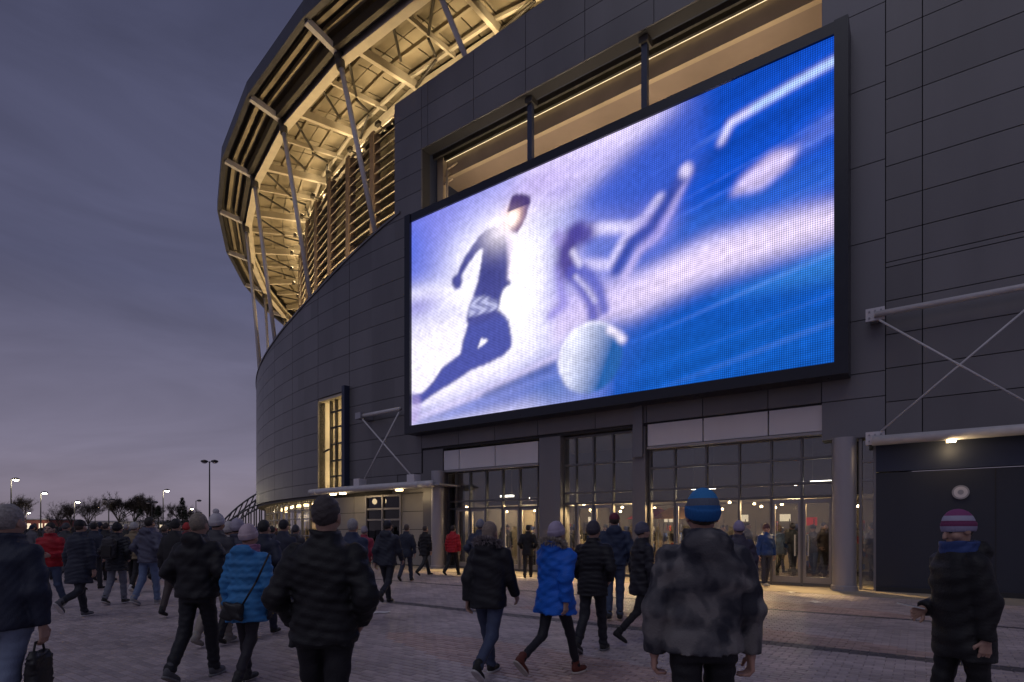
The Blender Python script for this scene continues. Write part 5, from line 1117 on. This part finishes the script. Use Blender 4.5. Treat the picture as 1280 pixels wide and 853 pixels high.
# arched lattice footbridge at the stadium's far side
fbr = empty('footbridge', (wx(300, 66), 66, 0)); tag(fbr, 'dark arched lattice footbridge rising beside the curved wall', 'bridge')
N = 14; Zb = 66
def arch(u, hgt): return (wx(262, Zb)+u*(wx(345, Zb)-wx(262, Zb)), Zb+u*3, hgt*math.sin(min(1, u*.95)*math.pi/2)**.8)
M_BR = mat('bridge_steel', (.10, .10, .11), rough=.5, metal=.3)
for off in (0, 2.0):
    for k in range(N):
        a, c = k/N, (k+1)/N; T = lambda p: (p[0], p[1]+off, p[2]); A1, A2, B1, B2 = T(arch(a, 6.6)), T(arch(c, 6.6)), T(arch(a, 5.0)), T(arch(c, 5.0))
        for q, w in ((A1, A2), (B1, B2)): b = MB(); b.tube((q[0], q[1], q[2]+.4), (w[0], w[1], w[2]+.4), .11, n=6); build('chord', b, M_BR, fbr)
        b = MB(); b.tube((B1[0], B1[1], B1[2]+.4), (A2[0], A2[1], A2[2]+.4), .07, n=6); build('lattice', b, M_BR, fbr); b = MB(); b.tube((B2[0], B2[1], .0), (B2[0], B2[1], B2[2]+.4), .08, n=6); build('post', b, M_BR, fbr)
# low buildings and parked vans behind the crowd
def low_building(label, px0, px1, Z, h, m, nwin, lit):
    x0, x1 = wx(px0, Z), wx(px1, Z); t = empty('low_building', ((x0+x1)/2, Z, 0)); tag(t, label, 'building')
    b = MB(); b.box(((x0+x1)/2, Z+5, h/2), ((x1-x0)/2, 5, h/2)); build('wall', b, m, t); b = MB(); b.box(((x0+x1)/2, Z+5, h+.15), ((x1-x0)/2+.4, 5.4, .15)); build('roof', b, M_STEEL, t)
    for k in range(nwin):
        xc = x0+(x1-x0)*(k+.5)/nwin; b = MB(); b.box((xc, Z-.03, h*.58), ((x1-x0)/nwin*.3, .04, h*.18)); build('window', b, lit if k % 3 else M_NAVYD, t)
low_building('low pale shed with a flat roof behind the crowd', 108, 170, 150, 3.6, M_WHITE, 7, lampmat('far_window', (1, .8, .5), .8)); low_building('low red brick building behind the left crowd', 18, 62, 165, 4.4, mat('far_brick', (.26, .09, .08), rough=.9, var=.2), 6, lampmat('far_window', (1, .8, .5), .8)); low_building('long low building behind the conifers', 178, 268, 170, 4.0, mat('far_grey', (.12, .12, .14), rough=.9), 10, lampmat('far_window', (1, .8, .5), .8))
# litter on the paving
def litter(label, px_, y, w, h, rz):
    Z = 711*1.6/(y-662); X = wx(px_, Z); b = MB(); n = 4
    for i in range(n):
        for j in range(n):
            x, yy = (i/(n-1)-.5)*w, (j/(n-1)-.5)*h; b.v.append((x, yy, .006+.02*abs(math.sin(i*1.7+j*1.1))*(.3+abs(i-1.5)*.3)))
    for i in range(n-1):
        for j in range(n-1): a = i*n+j; b.f.append((a, a+n, a+n+1, a+1))
    o = build('paper', b, mat('litter_paper', (.72, .70, .68), rough=.7, var=.1)); o.location = (X, Z, .0); o.rotation_euler = (0, 0, rz)
    md = o.modifiers.new('thickness', 'SOLIDIFY'); md.thickness = .002
    tag(o, label, 'paper')
litter('crumpled white paper on the paving before the glass doors', 1018, 753, .26, .30, .3); litter('white scrap on the apron right under the royal blue jacket', 988, 741, .28, .16, .7); litter('white scrap on the paving in front of the striding man', 478, 766, .30, .16, .1)
